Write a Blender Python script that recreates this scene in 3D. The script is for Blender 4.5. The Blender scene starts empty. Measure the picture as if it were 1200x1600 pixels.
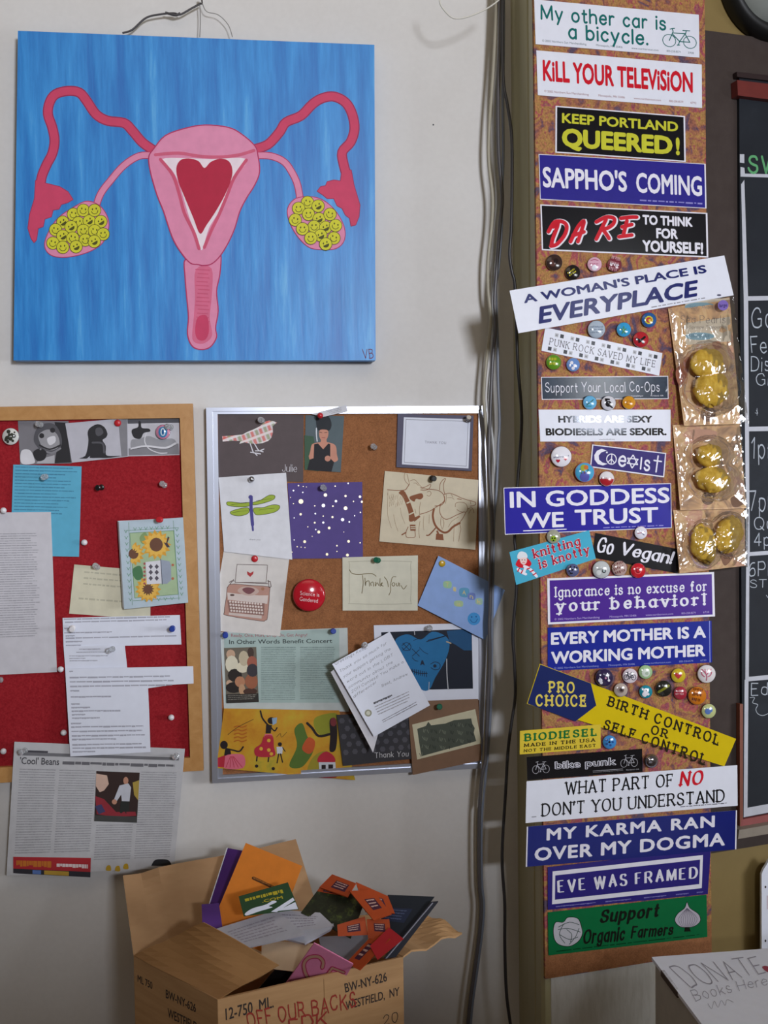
import bpy, math, random
from mathutils import Vector, Matrix
from mathutils.geometry import tessellate_polygon
R0 = random.Random(7)
S = bpy.context.scene
COL = S.collection

# ------------------------------------------------------------------ camera
F = 1600.0                                     # focal length in pixels of the 1200 x 1600 frame
CAM = Vector((0, -1.67, 1.5))
ROT = (Matrix.Rotation(math.radians(-7.3), 3, 'Z') @ Matrix.Rotation(math.radians(-2.3), 3, 'X')
       @ Matrix.Rotation(math.radians(0.8), 3, 'Y'))
RT, FW, UP = ROT.col[0].copy(), ROT.col[1].copy(), ROT.col[2].copy()
cd = bpy.data.cameras.new('camera'); co = bpy.data.objects.new('camera', cd); COL.objects.link(co)
cd.sensor_width = 36; cd.lens = 36.0; cd.sensor_fit = 'AUTO'; cd.clip_start = 0.01
mw = Matrix((RT, UP, -FW)).transposed().to_4x4(); mw.translation = CAM
co.matrix_world = mw; S.camera = co

# ------------------------------------------------------------------ light
w = bpy.data.worlds.new('world'); S.world = w; w.use_nodes = True
w.node_tree.nodes['Background'].inputs[0].default_value = (1.0, 0.83, 0.62, 1)
w.node_tree.nodes['Background'].inputs[1].default_value = 0.085
def area(name, loc, target, sx, sy, power, col, spread=180):
    d = bpy.data.lights.new(name, 'AREA'); d.shape = 'RECTANGLE'; d.size = sx; d.size_y = sy
    d.energy = power; d.color = col; d.spread = math.radians(spread)
    o = bpy.data.objects.new(name, d); COL.objects.link(o); o.location = loc
    o.rotation_euler = (Vector(target) - Vector(loc)).to_track_quat('-Z', 'Y').to_euler()
    return o
area('window_light_behind', (1.15, -4.3, 2.2), (0.2, 0, 1.9), 0.55, 0.55, 108, (0.92, 0.96, 1.05))
area('window_light_side', (2.70, -2.48, 2.03), (0.35, -0.05, 1.1), 0.20, 0.68, 1.05, (0.90, 0.95, 1.0), 80)
area('low_window_light', (3.1, -1.42, 1.34), (0.2, 0, 0.92), 0.8, 0.6, 5.4, (0.92, 0.95, 1.0), 64)
area('ceiling_glow', (0.1, -1.5, 3.0), (0.2, -0.2, 1.9), 1.7, 1.0, 6.0, (1.0, 0.87, 0.70))
S.view_settings.view_transform = 'Standard'; S.view_settings.look = 'None'
S.view_settings.gamma = 1.0; S.view_settings.exposure = 0.0; S.view_settings.use_curve_mapping = False

# ------------------------------------------------------------------ planes
def ray(px, py): return FW + RT * ((px - 600) / F) + UP * ((800 - py) / F)
def PT(px, py, t): return CAM + ray(px, py) * t
class Plane:
    def __init__(s, o, n):
        s.o = Vector(o); s.n = Vector(n).normalized()
        if s.n.dot(CAM - s.o) < 0: s.n = -s.n
        up = Vector((0, 0, 1)) if abs(s.n.z) < .95 else Vector((0, 1, 0))
        s.u = up.cross(s.n).normalized(); s.v = s.n.cross(s.u)
    def at(s, px, py, h=0.0):
        d = ray(px, py); t = ((s.o + s.n * h - CAM).dot(s.n)) / d.dot(s.n)
        return CAM + d * t
    def mpp(s, px, py): return (s.at(px, py) - CAM).dot(FW) / F
def plane3(a, b, c): return Plane(a, (b - a).cross(c - a))
WP = Plane((0, 0, 0), (0, -1, 0))
CX = 0.435; DEP = 0.155
pa = math.radians(11.7)
PD = Vector((math.cos(pa), math.sin(pa), 0)); PN = Vector((math.sin(pa), -math.cos(pa), 0))
PQ = Vector((CX, -DEP, 0)); PW = 0.294
PP = Plane(PQ, PN)
RW = Plane(PQ - PN * 0.034, PN)

# ------------------------------------------------------------------ materials
MATS = {}
def lin(h):
    c = [int(h[i:i + 2], 16) / 255 for i in (0, 2, 4)]
    return [x / 12.92 if x <= .04045 else ((x + .055) / 1.055) ** 2.4 for x in c]
def M(hexc, rough=.6, metal=0, spec=.4, var=.05, scale=60, bump=0):
    key = (hexc, rough, metal, spec, var, scale, bump)
    if key in MATS: return MATS[key]
    m = bpy.data.materials.new('ink_' + hexc); m.use_nodes = True
    nt = m.node_tree; b = nt.nodes['Principled BSDF']
    b.inputs['Roughness'].default_value = rough; b.inputs['Metallic'].default_value = metal
    b.inputs['Specular IOR Level'].default_value = spec
    c = lin(hexc)
    tc = nt.nodes.new('ShaderNodeTexCoord'); n = nt.nodes.new('ShaderNodeTexNoise')
    n.inputs['Scale'].default_value = scale; n.inputs['Detail'].default_value = 3
    nt.links.new(tc.outputs['Object'], n.inputs['Vector'])
    r = nt.nodes.new('ShaderNodeValToRGB')
    r.color_ramp.elements[0].position = .3; r.color_ramp.elements[1].position = .7
    r.color_ramp.elements[0].color = [x * (1 - var) for x in c] + [1]
    r.color_ramp.elements[1].color = [min(1, x * (1 + var)) for x in c] + [1]
    nt.links.new(n.outputs['Fac'], r.inputs[0]); nt.links.new(r.outputs[0], b.inputs['Base Color'])
    if bump:
        bp = nt.nodes.new('ShaderNodeBump'); bp.inputs['Strength'].default_value = bump; bp.inputs['Distance'].default_value = .002
        nt.links.new(n.outputs['Fac'], bp.inputs['Height']); nt.links.new(bp.outputs[0], b.inputs['Normal'])
    MATS[key] = m; return m
def ramp_mat(name, stops, scale=(1, 1, 1), nscale=10, detail=6, rough=.7, bump=.2, interp='LINEAR', tex='noise', spec=.3, dist=0., fine=0, fines=400):
    """stops: (position, hex) colours along a noise / voronoi / wave texture in object space"""
    m = bpy.data.materials.new(name); m.use_nodes = True
    nt = m.node_tree; b = nt.nodes['Principled BSDF']; L = nt.links.new
    b.inputs['Roughness'].default_value = rough; b.inputs['Specular IOR Level'].default_value = spec
    tc = nt.nodes.new('ShaderNodeTexCoord'); mp = nt.nodes.new('ShaderNodeMapping')
    mp.inputs['Scale'].default_value = scale; L(tc.outputs['Object'], mp.inputs[0])
    if tex == 'noise':
        n = nt.nodes.new('ShaderNodeTexNoise'); n.inputs['Scale'].default_value = nscale
        n.inputs['Detail'].default_value = detail; n.inputs['Roughness'].default_value = .65; n.inputs['Distortion'].default_value = dist
        out = n.outputs['Fac']
    elif tex == 'voronoi':
        n = nt.nodes.new('ShaderNodeTexVoronoi'); n.inputs['Scale'].default_value = nscale; out = n.outputs['Distance']
    else:
        n = nt.nodes.new('ShaderNodeTexWave'); n.inputs['Scale'].default_value = nscale
        n.inputs['Distortion'].default_value = dist; n.inputs['Detail'].default_value = detail; out = n.outputs['Fac']
    L(mp.outputs[0], n.inputs['Vector'])
    r = nt.nodes.new('ShaderNodeValToRGB'); r.color_ramp.interpolation = interp
    e = r.color_ramp.elements
    while len(e) > 1: e.remove(e[-1])
    e[0].position = stops[0][0]; e[0].color = lin(stops[0][1]) + [1]
    for p, h in stops[1:]:
        q = e.new(p); q.color = lin(h) + [1]
    L(out, r.inputs[0]); cc = r.outputs[0]
    if fine:
        f = nt.nodes.new('ShaderNodeTexNoise'); f.inputs['Scale'].default_value = fines; L(tc.outputs['Object'], f.inputs['Vector'])
        mr = nt.nodes.new('ShaderNodeMapRange'); mr.inputs[1].default_value = .3; mr.inputs[2].default_value = .7
        mr.inputs[3].default_value = 1 - fine; mr.inputs[4].default_value = 1 + fine
        L(f.outputs['Fac'], mr.inputs[0])
        mx = nt.nodes.new('ShaderNodeMix'); mx.data_type = 'RGBA'; mx.blend_type = 'MULTIPLY'; mx.inputs[0].default_value = 1
        L(cc, mx.inputs[6]); L(mr.outputs[0], mx.inputs[7]); cc = mx.outputs[2]
    L(cc, b.inputs['Base Color'])
    if bump:
        bp = nt.nodes.new('ShaderNodeBump'); bp.inputs['Strength'].default_value = bump; bp.inputs['Distance'].default_value = .002
        L(out, bp.inputs['Height']); L(bp.outputs[0], b.inputs['Normal'])
    return m
def plaid_mat():
    m = bpy.data.materials.new('plaid'); m.use_nodes = True; nt = m.node_tree; L = nt.links.new
    b = nt.nodes['Principled BSDF']; b.inputs['Roughness'].default_value = .7
    tc = nt.nodes.new('ShaderNodeTexCoord'); cur = None
    for ang, sc, hx, ph in ((20, 130, 'd8503f', 0), (110, 130, 'd8503f', 1), (20, 130, '8f9a6a', 3), (110, 150, 'f2f2f4', 4.2)):
        mp = nt.nodes.new('ShaderNodeMapping'); mp.inputs['Rotation'].default_value = (0, math.radians(ang), 0); L(tc.outputs['Object'], mp.inputs[0])
        wv = nt.nodes.new('ShaderNodeTexWave'); wv.inputs['Scale'].default_value = sc / 6; wv.inputs['Phase Offset'].default_value = ph; L(mp.outputs[0], wv.inputs[0])
        mr = nt.nodes.new('ShaderNodeMapRange'); mr.inputs[1].default_value = .6; mr.inputs[2].default_value = .9; mr.inputs[4].default_value = .75; L(wv.outputs['Fac'], mr.inputs[0])
        mx = nt.nodes.new('ShaderNodeMix'); mx.data_type = 'RGBA'; L(mr.outputs[0], mx.inputs[0])
        if cur is None: mx.inputs[6].default_value = lin('d9cfd4') + [1]
        else: L(cur, mx.inputs[6])
        mx.inputs[7].default_value = lin(hx) + [1]; cur = mx.outputs[2]
    L(cur, b.inputs['Base Color']); return m
def film_mat():
    m = bpy.data.materials.new('cellophane'); m.use_nodes = True; nt = m.node_tree; L = nt.links.new
    nt.nodes.remove(nt.nodes['Principled BSDF']); out = nt.nodes['Material Output']
    tr = nt.nodes.new('ShaderNodeBsdfTransparent'); tr.inputs[0].default_value = (.95, .93, .9, 1)
    gl = nt.nodes.new('ShaderNodeBsdfGlossy'); gl.inputs['Roughness'].default_value = .11
    lw = nt.nodes.new('ShaderNodeLayerWeight'); lw.inputs[0].default_value = .25
    tc = nt.nodes.new('ShaderNodeTexCoord'); n = nt.nodes.new('ShaderNodeTexNoise'); n.inputs['Scale'].default_value = 24; n.inputs['Detail'].default_value = 2
    n.inputs['Distortion'].default_value = 1.2
    L(tc.outputs['Object'], n.inputs['Vector'])
    bp = nt.nodes.new('ShaderNodeBump'); bp.inputs['Strength'].default_value = .22; bp.inputs['Distance'].default_value = .01
    L(n.outputs['Fac'], bp.inputs['Height']); L(bp.outputs[0], gl.inputs['Normal'])
    mr = nt.nodes.new('ShaderNodeMapRange'); mr.inputs[3].default_value = .10; mr.inputs[4].default_value = .6; L(lw.outputs['Fresnel'], mr.inputs[0])
    mx = nt.nodes.new('ShaderNodeMixShader'); L(mr.outputs[0], mx.inputs[0]); L(tr.outputs[0], mx.inputs[1]); L(gl.outputs[0], mx.inputs[2]); L(mx.outputs[0], out.inputs[0])
    return m
def clear_mat():
    m = M('e9ecf0', .08, 0, .8, .02, 61)
    b = m.node_tree.nodes['Principled BSDF']; b.inputs['Transmission Weight'].default_value = .75; b.inputs['IOR'].default_value = 1.4
    return m

PAPER = M('e4e8f6', .75, 0, .2, .02)
CREAM = M('dfdac6', .75, 0, .2, .02)
VWHITE = M('dfe1ec', .22, 0, .3, .02)
VINK = lambda h: M(h, .2, 0, .35, .03)
INK = lambda h: M(h, .6, 0, .3, .05)

# ------------------------------------------------------------------ 2-D drawing helpers
def T(x0, y0, s):
    return lambda *a: [(x0 + a[i] * s, y0 + a[i + 1] * s) for i in range(0, len(a), 2)]
def sm(pts, closed=False, n=5):
    """Catmull-Rom through the points"""
    out = []; N = len(pts)
    if N < 3: return list(pts)
    for i in range(N if closed else N - 1):
        if closed: a, b, c, d = pts[i - 1], pts[i], pts[(i + 1) % N], pts[(i + 2) % N]
        else: a, b, c, d = pts[max(i - 1, 0)], pts[i], pts[i + 1], pts[min(i + 2, N - 1)]
        for k in range(n):
            t = k / n; t2 = t * t; t3 = t2 * t
            out.append(tuple(.5 * (2 * b[j] + (c[j] - a[j]) * t + (2 * a[j] - 5 * b[j] + 4 * c[j] - d[j]) * t2 + (3 * b[j] - a[j] - 3 * c[j] + d[j]) * t3) for j in (0, 1)))
    if not closed: out.append(pts[-1])
    return out
def quadmap(q):
    (ax, ay), (bx, by), (cx, cy), (dx, dy) = q
    def f(u, v):
        return (ax * (1 - u) * (1 - v) + bx * u * (1 - v) + cx * u * v + dx * (1 - u) * v,
                ay * (1 - u) * (1 - v) + by * u * (1 - v) + cy * u * v + dy * (1 - u) * v)
    return f
def ring(cx, cy, rx, ry, n=18, a0=0): return [(cx + rx * math.cos(a0 + 2 * math.pi * i / n), cy + ry * math.sin(a0 + 2 * math.pi * i / n)) for i in range(n)]
def ribbon(pts, wf, closed=False, round_=True, corner=False):
    """stroke -> (verts, faces); wf(angle) gives the width"""
    V, Fc = [], []
    P = list(pts)
    if closed: P = P + [P[0]]
    n = len(P)
    if n < 2: return V, Fc
    segs = []
    for i in range(n - 1):
        dx, dy = P[i + 1][0] - P[i][0], P[i + 1][1] - P[i][1]; l = math.hypot(dx, dy) or 1e-9
        segs.append((dx / l, dy / l))
    if corner:
        for i, (dx, dy) in enumerate(segs):
            h = wf(math.atan2(dy, dx)) / 2; k = len(V)
            for p in (P[i], P[i + 1]): V.append((p[0] - dy * h, p[1] + dx * h)); V.append((p[0] + dy * h, p[1] - dx * h))
            Fc.append((k, k + 1, k + 3, k + 2))
        js = range(1, n - 1)
        for i in js:
            h = min(wf(math.atan2(segs[i - 1][1], segs[i - 1][0])), wf(math.atan2(segs[i][1], segs[i][0]))) / 2
            k = len(V); V.extend((x, y, .03) for x, y in ring(P[i][0], P[i][1], h, h, 8)); Fc.append(tuple(range(k, k + 8)))
    else:
        for i in range(n):
            a = segs[i - 1] if i > 0 else (segs[-1] if closed else segs[0]); b = segs[i] if i < n - 1 else (segs[0] if closed else segs[-1])
            dx, dy = a[0] + b[0], a[1] + b[1]; l = math.hypot(dx, dy)
            if l < .2: dx, dy = b; l = 1
            dx /= l; dy /= l; h = wf(math.atan2(dy, dx)) / 2
            V.append((P[i][0] - dy * h, P[i][1] + dx * h)); V.append((P[i][0] + dy * h, P[i][1] - dx * h))
            if i: k = len(V); Fc.append((k - 4, k - 3, k - 1, k - 2))
    if round_ and not closed:
        for p, sg in ((P[0], segs[0]), (P[-1], segs[-1])):
            h = wf(math.atan2(sg[1], sg[0])) / 2; k = len(V); V.extend((x, y, .03) for x, y in ring(p[0], p[1], h, h, 8)); Fc.append(tuple(range(k, k + 8)))
    return V, Fc

GL = {}
for ln in '''A 8|l0 0 4 10 8 0;l1.5 3.6 6.5 3.6
B 7|l0 0 0 10;c0 10 2.5 10 4.6 9.7 6 8.6 6 6.8 4.6 5.6 2.5 5.3 0 5.3;c2 5.3 4.6 5.2 6.6 4 6.8 2.2 5.8 .6 3.6 0 0 0
C 8|c7.6 8 6.2 9.6 4.2 10 2 9.2 .5 7.2 0 5 .5 2.8 2 .8 4.2 0 6.2 .4 7.7 2
D 8|l0 0 0 10;c0 10 3.4 10 6 9 7.6 7 8 5 7.6 3 6 1 3.4 0 0 0
E 6.5|l0 0 0 10;l0 10 6.2 10;l0 5.2 5 5.2;l0 0 6.5 0
F 6|l0 0 0 10;l0 10 6.2 10;l0 5.2 4.8 5.2
G 8.4|c7.6 8 6.2 9.6 4.2 10 2 9.2 .5 7.2 0 5 .5 2.8 2 .8 4.4 0 6.6 .4 8 1.5;l8 1.2 8 4.6;l5.4 4.6 8 4.6
H 8|l0 0 0 10;l8 0 8 10;l0 5.2 8 5.2
I 0|l0 0 0 10
J 5|c5 10 5 6 5 3 4.4 .9 2.6 0 .8 .6 0 2.2
K 7.5|l0 0 0 10;l7 10 0 4.2;l2.4 6.2 7.5 0
L 6|l0 10 0 0;l0 0 6 0
M 9.6|l0 0 .4 10;l.4 10 4.8 1 9.2 10;l9.2 10 9.6 0
N 8|l0 0 0 10;l0 10 8 0;l8 0 8 10
O 9|o4.5 10 1.4 8.8 0 5 1.4 1.2 4.5 0 7.6 1.2 9 5 7.6 8.8
P 6.8|l0 0 0 10;c0 10 2.5 10 4.8 9.8 6.4 8.6 6.6 7 5.6 5.3 3.6 4.6 0 4.6
Q 9|o4.5 10 1.4 8.8 0 5 1.4 1.2 4.5 0 7.6 1.2 9 5 7.6 8.8;l5.5 2.5 9 -1
R 7.5|l0 0 0 10;c0 10 2.5 10 4.8 9.8 6.4 8.6 6.6 7 5.6 5.5 3.6 5 0 5;l3.6 5 7.5 0
S 6.6|c6.2 8.2 5.2 9.6 3.4 10 1.4 9.5 .4 8 .8 6.4 2.4 5.5 4.4 4.9 6 4 6.6 2.5 6 .9 4.2 0 2.2 .1 .7 .9 0 2.2
T 8|l4 0 4 10;l0 10 8 10
U 8|l0 10 0 3.4;c0 3.4 .6 1.2 2.2 .1 4 0 5.8 .1 7.4 1.2 8 3.4;l8 3.4 8 10
V 8|l0 10 4 0 8 10
W 12|l0 10 3 0 6 9.4 9 0 12 10
X 8|l0 10 8 0;l0 0 8 10
Y 8|l0 10 4 5;l8 10 4 5;l4 5 4 0
Z 7.5|l.3 10 7.2 10 0 0 7.5 0
a 5.6|c5.4 5.6 4 6.5 2.4 6.6 .8 5.4 0 3.3 .8 1.1 2.4 0 4 .3 5.4 1.6;l5.5 6.6 5.5 0
b 5.8|l0 10 0 0;c0 1.6 1.4 .3 3.2 0 5 1.1 5.8 3.3 5 5.5 3.2 6.6 1.4 6.3 0 5
c 5|c5 5.4 3.6 6.5 2.4 6.5 .8 5.4 0 3.3 .8 1.1 2.4 .1 3.8 .2 5 1.3
d 5.8|l5.8 10 5.8 0;c5.8 5 4.4 6.3 2.6 6.6 .8 5.5 0 3.3 .8 1.1 2.6 0 4.4 .3 5.8 1.6
e 5.6|l0 3.5 5.5 3.5;c5.5 3.5 5.2 5.4 4 6.5 2.6 6.6 .9 5.5 0 3.3 .8 1.1 2.6 0 4.2 .3 5.4 1.4
f 4|c4 9.4 3 10 2 9.6 1.6 8 1.6 4 1.6 0;l0 6.4 3.6 6.4
g 5.8|c5.6 5.6 4 6.5 2.4 6.6 .8 5.4 0 3.3 .8 1.1 2.4 0 4 .3 5.6 1.6;c5.6 6.6 5.6 3 5.6 -.8 5 -2.6 3.4 -3.3 1.6 -3 .5 -2
h 5.6|l0 10 0 0;c0 4.6 1.2 6.1 3 6.6 4.8 6 5.5 4.2 5.5 2 5.5 0
i 0|l0 6.6 0 0;d0 9.2
j 1.6|c1.6 6.6 1.6 2 1.6 -1 1 -2.8 -.6 -3;d1.6 9.2
k 5.4|l0 10 0 0;l5 6.6 0 2.6;l1.8 4 5.4 0
l 0|l0 10 0 0
m 9|l0 6.6 0 0;c0 4.8 1 6.1 2.5 6.6 4 6 4.5 4.4 4.5 2 4.5 0;c4.5 4.8 5.5 6.1 7 6.6 8.5 6 9 4.4 9 2 9 0
n 5.5|l0 6.6 0 0;c0 4.6 1.2 6.1 3 6.6 4.8 6 5.5 4.2 5.5 2 5.5 0
o 6|o3 6.6 .9 5.7 0 3.3 .9 .9 3 0 5.1 .9 6 3.3 5.1 5.7
p 5.8|l0 6.6 0 -3.2;c0 1.6 1.4 .3 3.2 0 5 1.1 5.8 3.3 5 5.5 3.2 6.6 1.4 6.3 0 5
q 5.8|l5.8 6.6 5.8 -3.2;c5.8 5 4.4 6.3 2.6 6.6 .8 5.5 0 3.3 .8 1.1 2.6 0 4.4 .3 5.8 1.6
r 3.6|l0 6.6 0 0;c0 4.4 .9 5.9 2.2 6.6 3.6 6.2
s 4.6|c4.3 5.4 3.4 6.4 2.2 6.6 .8 6.2 .3 5 .9 4 2.4 3.4 3.9 2.9 4.6 1.8 4 .5 2.4 0 1 .2 0 1.3
t 3.6|c1.6 9 1.6 4 1.6 1.6 2 .3 3 0 3.8 .4;l0 6.4 3.6 6.4
u 5.5|c0 6.6 0 4 0 2.4 .6 .6 2.3 0 4.2 .5 5.5 2;l5.5 6.6 5.5 0
v 5.6|l0 6.6 2.8 0 5.6 6.6
w 8|l0 6.6 2 0 4 6.2 6 0 8 6.6
x 5.4|l0 6.6 5.4 0;l0 0 5.4 6.6
y 5.8|l0 6.6 2.9 0;l5.8 6.6 2.9 0 1.5 -3
z 5|l0 6.6 4.8 6.6 0 0 5 0
0 6.5|o3.2 10 1 8.8 0 5 1 1.2 3.2 0 5.4 1.2 6.5 5 5.4 8.8
1 3|l0 8 2 10 2 0
2 6.5|c.2 7.6 1 9.4 3 10 5.2 9.4 6 7.6 5.2 5.6 3 3.2 0 0;l0 0 6.5 0
3 6.2|c.3 8.4 1.4 9.7 3 10 5 9.4 5.8 7.7 5 6 3 5.3;c3 5.3 5.4 4.6 6.2 2.8 5.2 .8 3 0 1.2 .3 0 1.6
4 6.8|l5 0 5 10 0 3 6.8 3
5 6.2|l5.8 10 1 10 .5 5.6;c.5 5.6 2.8 6.4 5.2 5.6 6.2 3.4 5.2 1 2.8 0 1 .3 0 1.4
6 6.2|c5.4 9.4 3.6 10 1.6 8.4 .2 5.4 .2 2.6 1.4 .4 3.2 0 5.2 .8 6.2 3 5.2 5.2 3.2 5.8 1.2 5 .2 3
7 6.2|l0 10 6.2 10 2 0
8 6.2|o3.1 10 .9 9.2 .5 7.6 1.4 6 3.1 5.3 5.2 4.4 6.2 2.6 5.2 .7 3.1 0 1 .7 0 2.6 1 4.4 3.1 5.3 4.8 6 5.7 7.6 5.3 9.2
9 6.2|c.8 .6 2.6 0 4.6 1.6 6 4.6 6 7.4 4.8 9.6 3 10 1 9.2 0 7 1 4.8 3 4.2 5 5 6 7
. 0|d0 .4
, .6|l.5 .6 0 -1.6
! 0|l0 10 0 3;d0 .5
' .4|l.4 10 0 7.4
? 5|c0 8 1 9.6 2.6 10 4.6 9 4.8 7.2 3.4 5.4 2.5 4 2.5 2.8;d2.5 .5
- 3|l0 4.4 3 4.4
: 0|d0 .8;d0 5.4
/ 4|l0 -1 4 10'''.split('\n'):
    hd, body = ln.split('|'); ch, wd = hd.split(' ')
    ss = []
    for st_ in body.split(';'):
        nums = [float(x) for x in st_[1:].split()]
        ss.append((st_[0], [(nums[i], nums[i + 1]) for i in range(0, len(nums), 2)]))
    GL[ch] = (float(wd), ss)

def st(text, w=1.2, thin=None, nib=20, serif=0, slant=0, gap=2.4, jit=0, rnd=True, cw=1.0):
    """text drawn from pen strokes; cap height 10. serif: half length of the serifs, 0 for none"""
    thin = w if thin is None else thin; nb = math.radians(nib)
    wf = lambda a: thin + (w - thin) * abs(math.sin(a - nb))
    V, Fc = [], []; x = 0; pc = [0]
    rr = random.Random(text)
    def add(vf, ox, oy=0):
        k = len(V)
        pc[0] += 1
        for q in vf[0]: V.append((ox + q[0] + slant * q[1], q[1] + oy, pc[0] % 16 * .05 + (q[2] if len(q) > 2 else 0)))
        Fc.extend(tuple(i + k for i in f) for f in vf[1])
    for ch in text:
        if ch == ' ': x += 4.6 + w * .6; continue
        if ch not in GL: x += 3; continue
        wd, strokes = GL[ch]; wd *= cw
        jx = lambda: rr.uniform(-jit, jit)
        dy = jx() * 1.2
        strokes = [(k, [(a * cw + jx(), b + jx()) for a, b in ps]) for k, ps in strokes]
        ends = [p for k, ps in strokes for p in ps]
        x += w * .5
        for k, ps in strokes:
            if k == 'd':
                add((ring(ps[0][0], ps[0][1], w * .62, w * .62, 10), [tuple(range(10))]), x, dy); continue
            if k == 'l': add(ribbon(ps, wf, round_=rnd, corner=True), x, dy)
            elif k == 'c': add(ribbon(sm(ps, n=4), wf, round_=rnd), x, dy)
            else: add(ribbon(sm(ps, True, n=4), wf, closed=True), x, dy)
            if serif and k in 'lc':
                for p, q in ((ps[0], ps[1]), (ps[-1], ps[-2])):
                    near = sum(1 for e in ends if math.hypot(e[0] - p[0], e[1] - p[1]) < .3)
                    dx, dy_ = abs(p[0] - q[0]), abs(p[1] - q[1])
                    if k == 'c' and dy_ < dx * 2.5: continue
                    g = min(abs(p[1] - y) for y in (0, 10, 6.6, -3.2))
                    sh = max(thin * .8, .8)
                    if dy_ > dx * .45 and g < .35 and (near == 1 or ch in 'BDEFLPR'):
                        o = sh / 2 * (1 if p[1] < q[1] else -1)
                        add(ribbon([(p[0] - serif - w * .5, p[1] + o), (p[0] + serif + w * .5, p[1] + o)], lambda a: sh, round_=False), x, dy)
                    elif dx > dy_ * 3 and near == 1 and k == 'l':
                        s2 = serif * .9 + thin * .5; o = sh / 2 * (1 if p[0] < q[0] else -1)
                        ya, yb = (p[1] - s2, p[1] + s2)
                        if p[1] > 9: ya, yb = p[1] - s2 * 1.5, p[1] + thin / 2
                        if p[1] < 1: ya, yb = p[1] - thin / 2, p[1] + s2 * 1.5
                        add(ribbon([(p[0] + o, ya), (p[0] + o, yb)], lambda a: sh, round_=False), x, dy)
        x += wd + w * .5 + gap
    xs = [v[0] for v in V]; x0, x1 = min(xs), max(xs)
    return [(v[0] - x0, v[1], v[2]) for v in V], Fc, x1 - x0, 10.0
BFC = {}
def bf(text, bold=0.0, slant=0, space=1.0):
    """text from Blender's built-in font as flat faces"""
    key = (text, bold, space)
    if key not in BFC:
        c = bpy.data.curves.new('tmp', 'FONT'); c.body = text; c.size = 10; c.space_character = space; c.resolution_u = 3
        o = bpy.data.objects.new('tmp', c); COL.objects.link(o)
        dg = bpy.context.evaluated_depsgraph_get(); dg.update()
        me = o.evaluated_get(dg).to_mesh()
        BFC[key] = ([(v.co.x, v.co.y) for v in me.vertices], [tuple(p.vertices) for p in me.polygons])
        o.evaluated_get(dg).to_mesh_clear(); bpy.data.objects.remove(o); bpy.data.curves.remove(c)
    V, Fc = BFC[key]
    cap = 7.27
    if bold > 0:
        r_ = bold * 10.5; base, fb = V, Fc; V, Fc = [], []; n_ = len(base)
        for k in range(9):
            ox, oy = (0, 0) if k == 8 else (r_ * math.cos(k * .7854), r_ * math.sin(k * .7854))
            V += [(a + ox, b + oy + r_, k * .07) for a, b in base]; Fc += [tuple(i + k * n_ for i in f) for f in fb]
        cap = 7.27 + 2 * r_
    V = [(v[0] + slant * v[1], v[1], v[2] if len(v) > 2 else 0) for v in V]
    x0 = min(v[0] for v in V); x1 = max(v[0] for v in V)
    return [(v[0] - x0, v[1], v[2]) for v in V], Fc, x1 - x0, cap

# ------------------------------------------------------------------ object builder
def tag(o, label, cat, group=None, kind=None):
    if label: o['label'] = label
    if cat: o['category'] = cat
    if group: o['group'] = group
    if kind: o['kind'] = kind
    return o
def empty(name, loc, label, cat, group=None):
    o = bpy.data.objects.new(name, None); COL.objects.link(o); o.location = loc; o.empty_display_size = .02
    return tag(o, label, cat, group)
def mesh_obj(name, V, Fc, mats, mi=None, parent=None, smooth=False, origin=None):
    V = [Vector(v) for v in V]
    if origin is None:
        origin = sum(V, Vector()) / len(V)
    pl = parent.matrix_world.translation if parent else Vector()
    if parent: pl = Vector(parent.location)
    me = bpy.data.meshes.new(name); me.from_pydata([v - origin for v in V], [], Fc)
    for m in (mats if isinstance(mats, list) else [mats]): me.materials.append(m)
    if mi: me.polygons.foreach_set('material_index', mi)
    if smooth: me.polygons.foreach_set('use_smooth', [True] * len(me.polygons))
    me.update()
    o = bpy.data.objects.new(name, me); COL.objects.link(o)
    if parent: o.parent = parent; o.location = origin - pl
    else: o.location = origin
    return o
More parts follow.
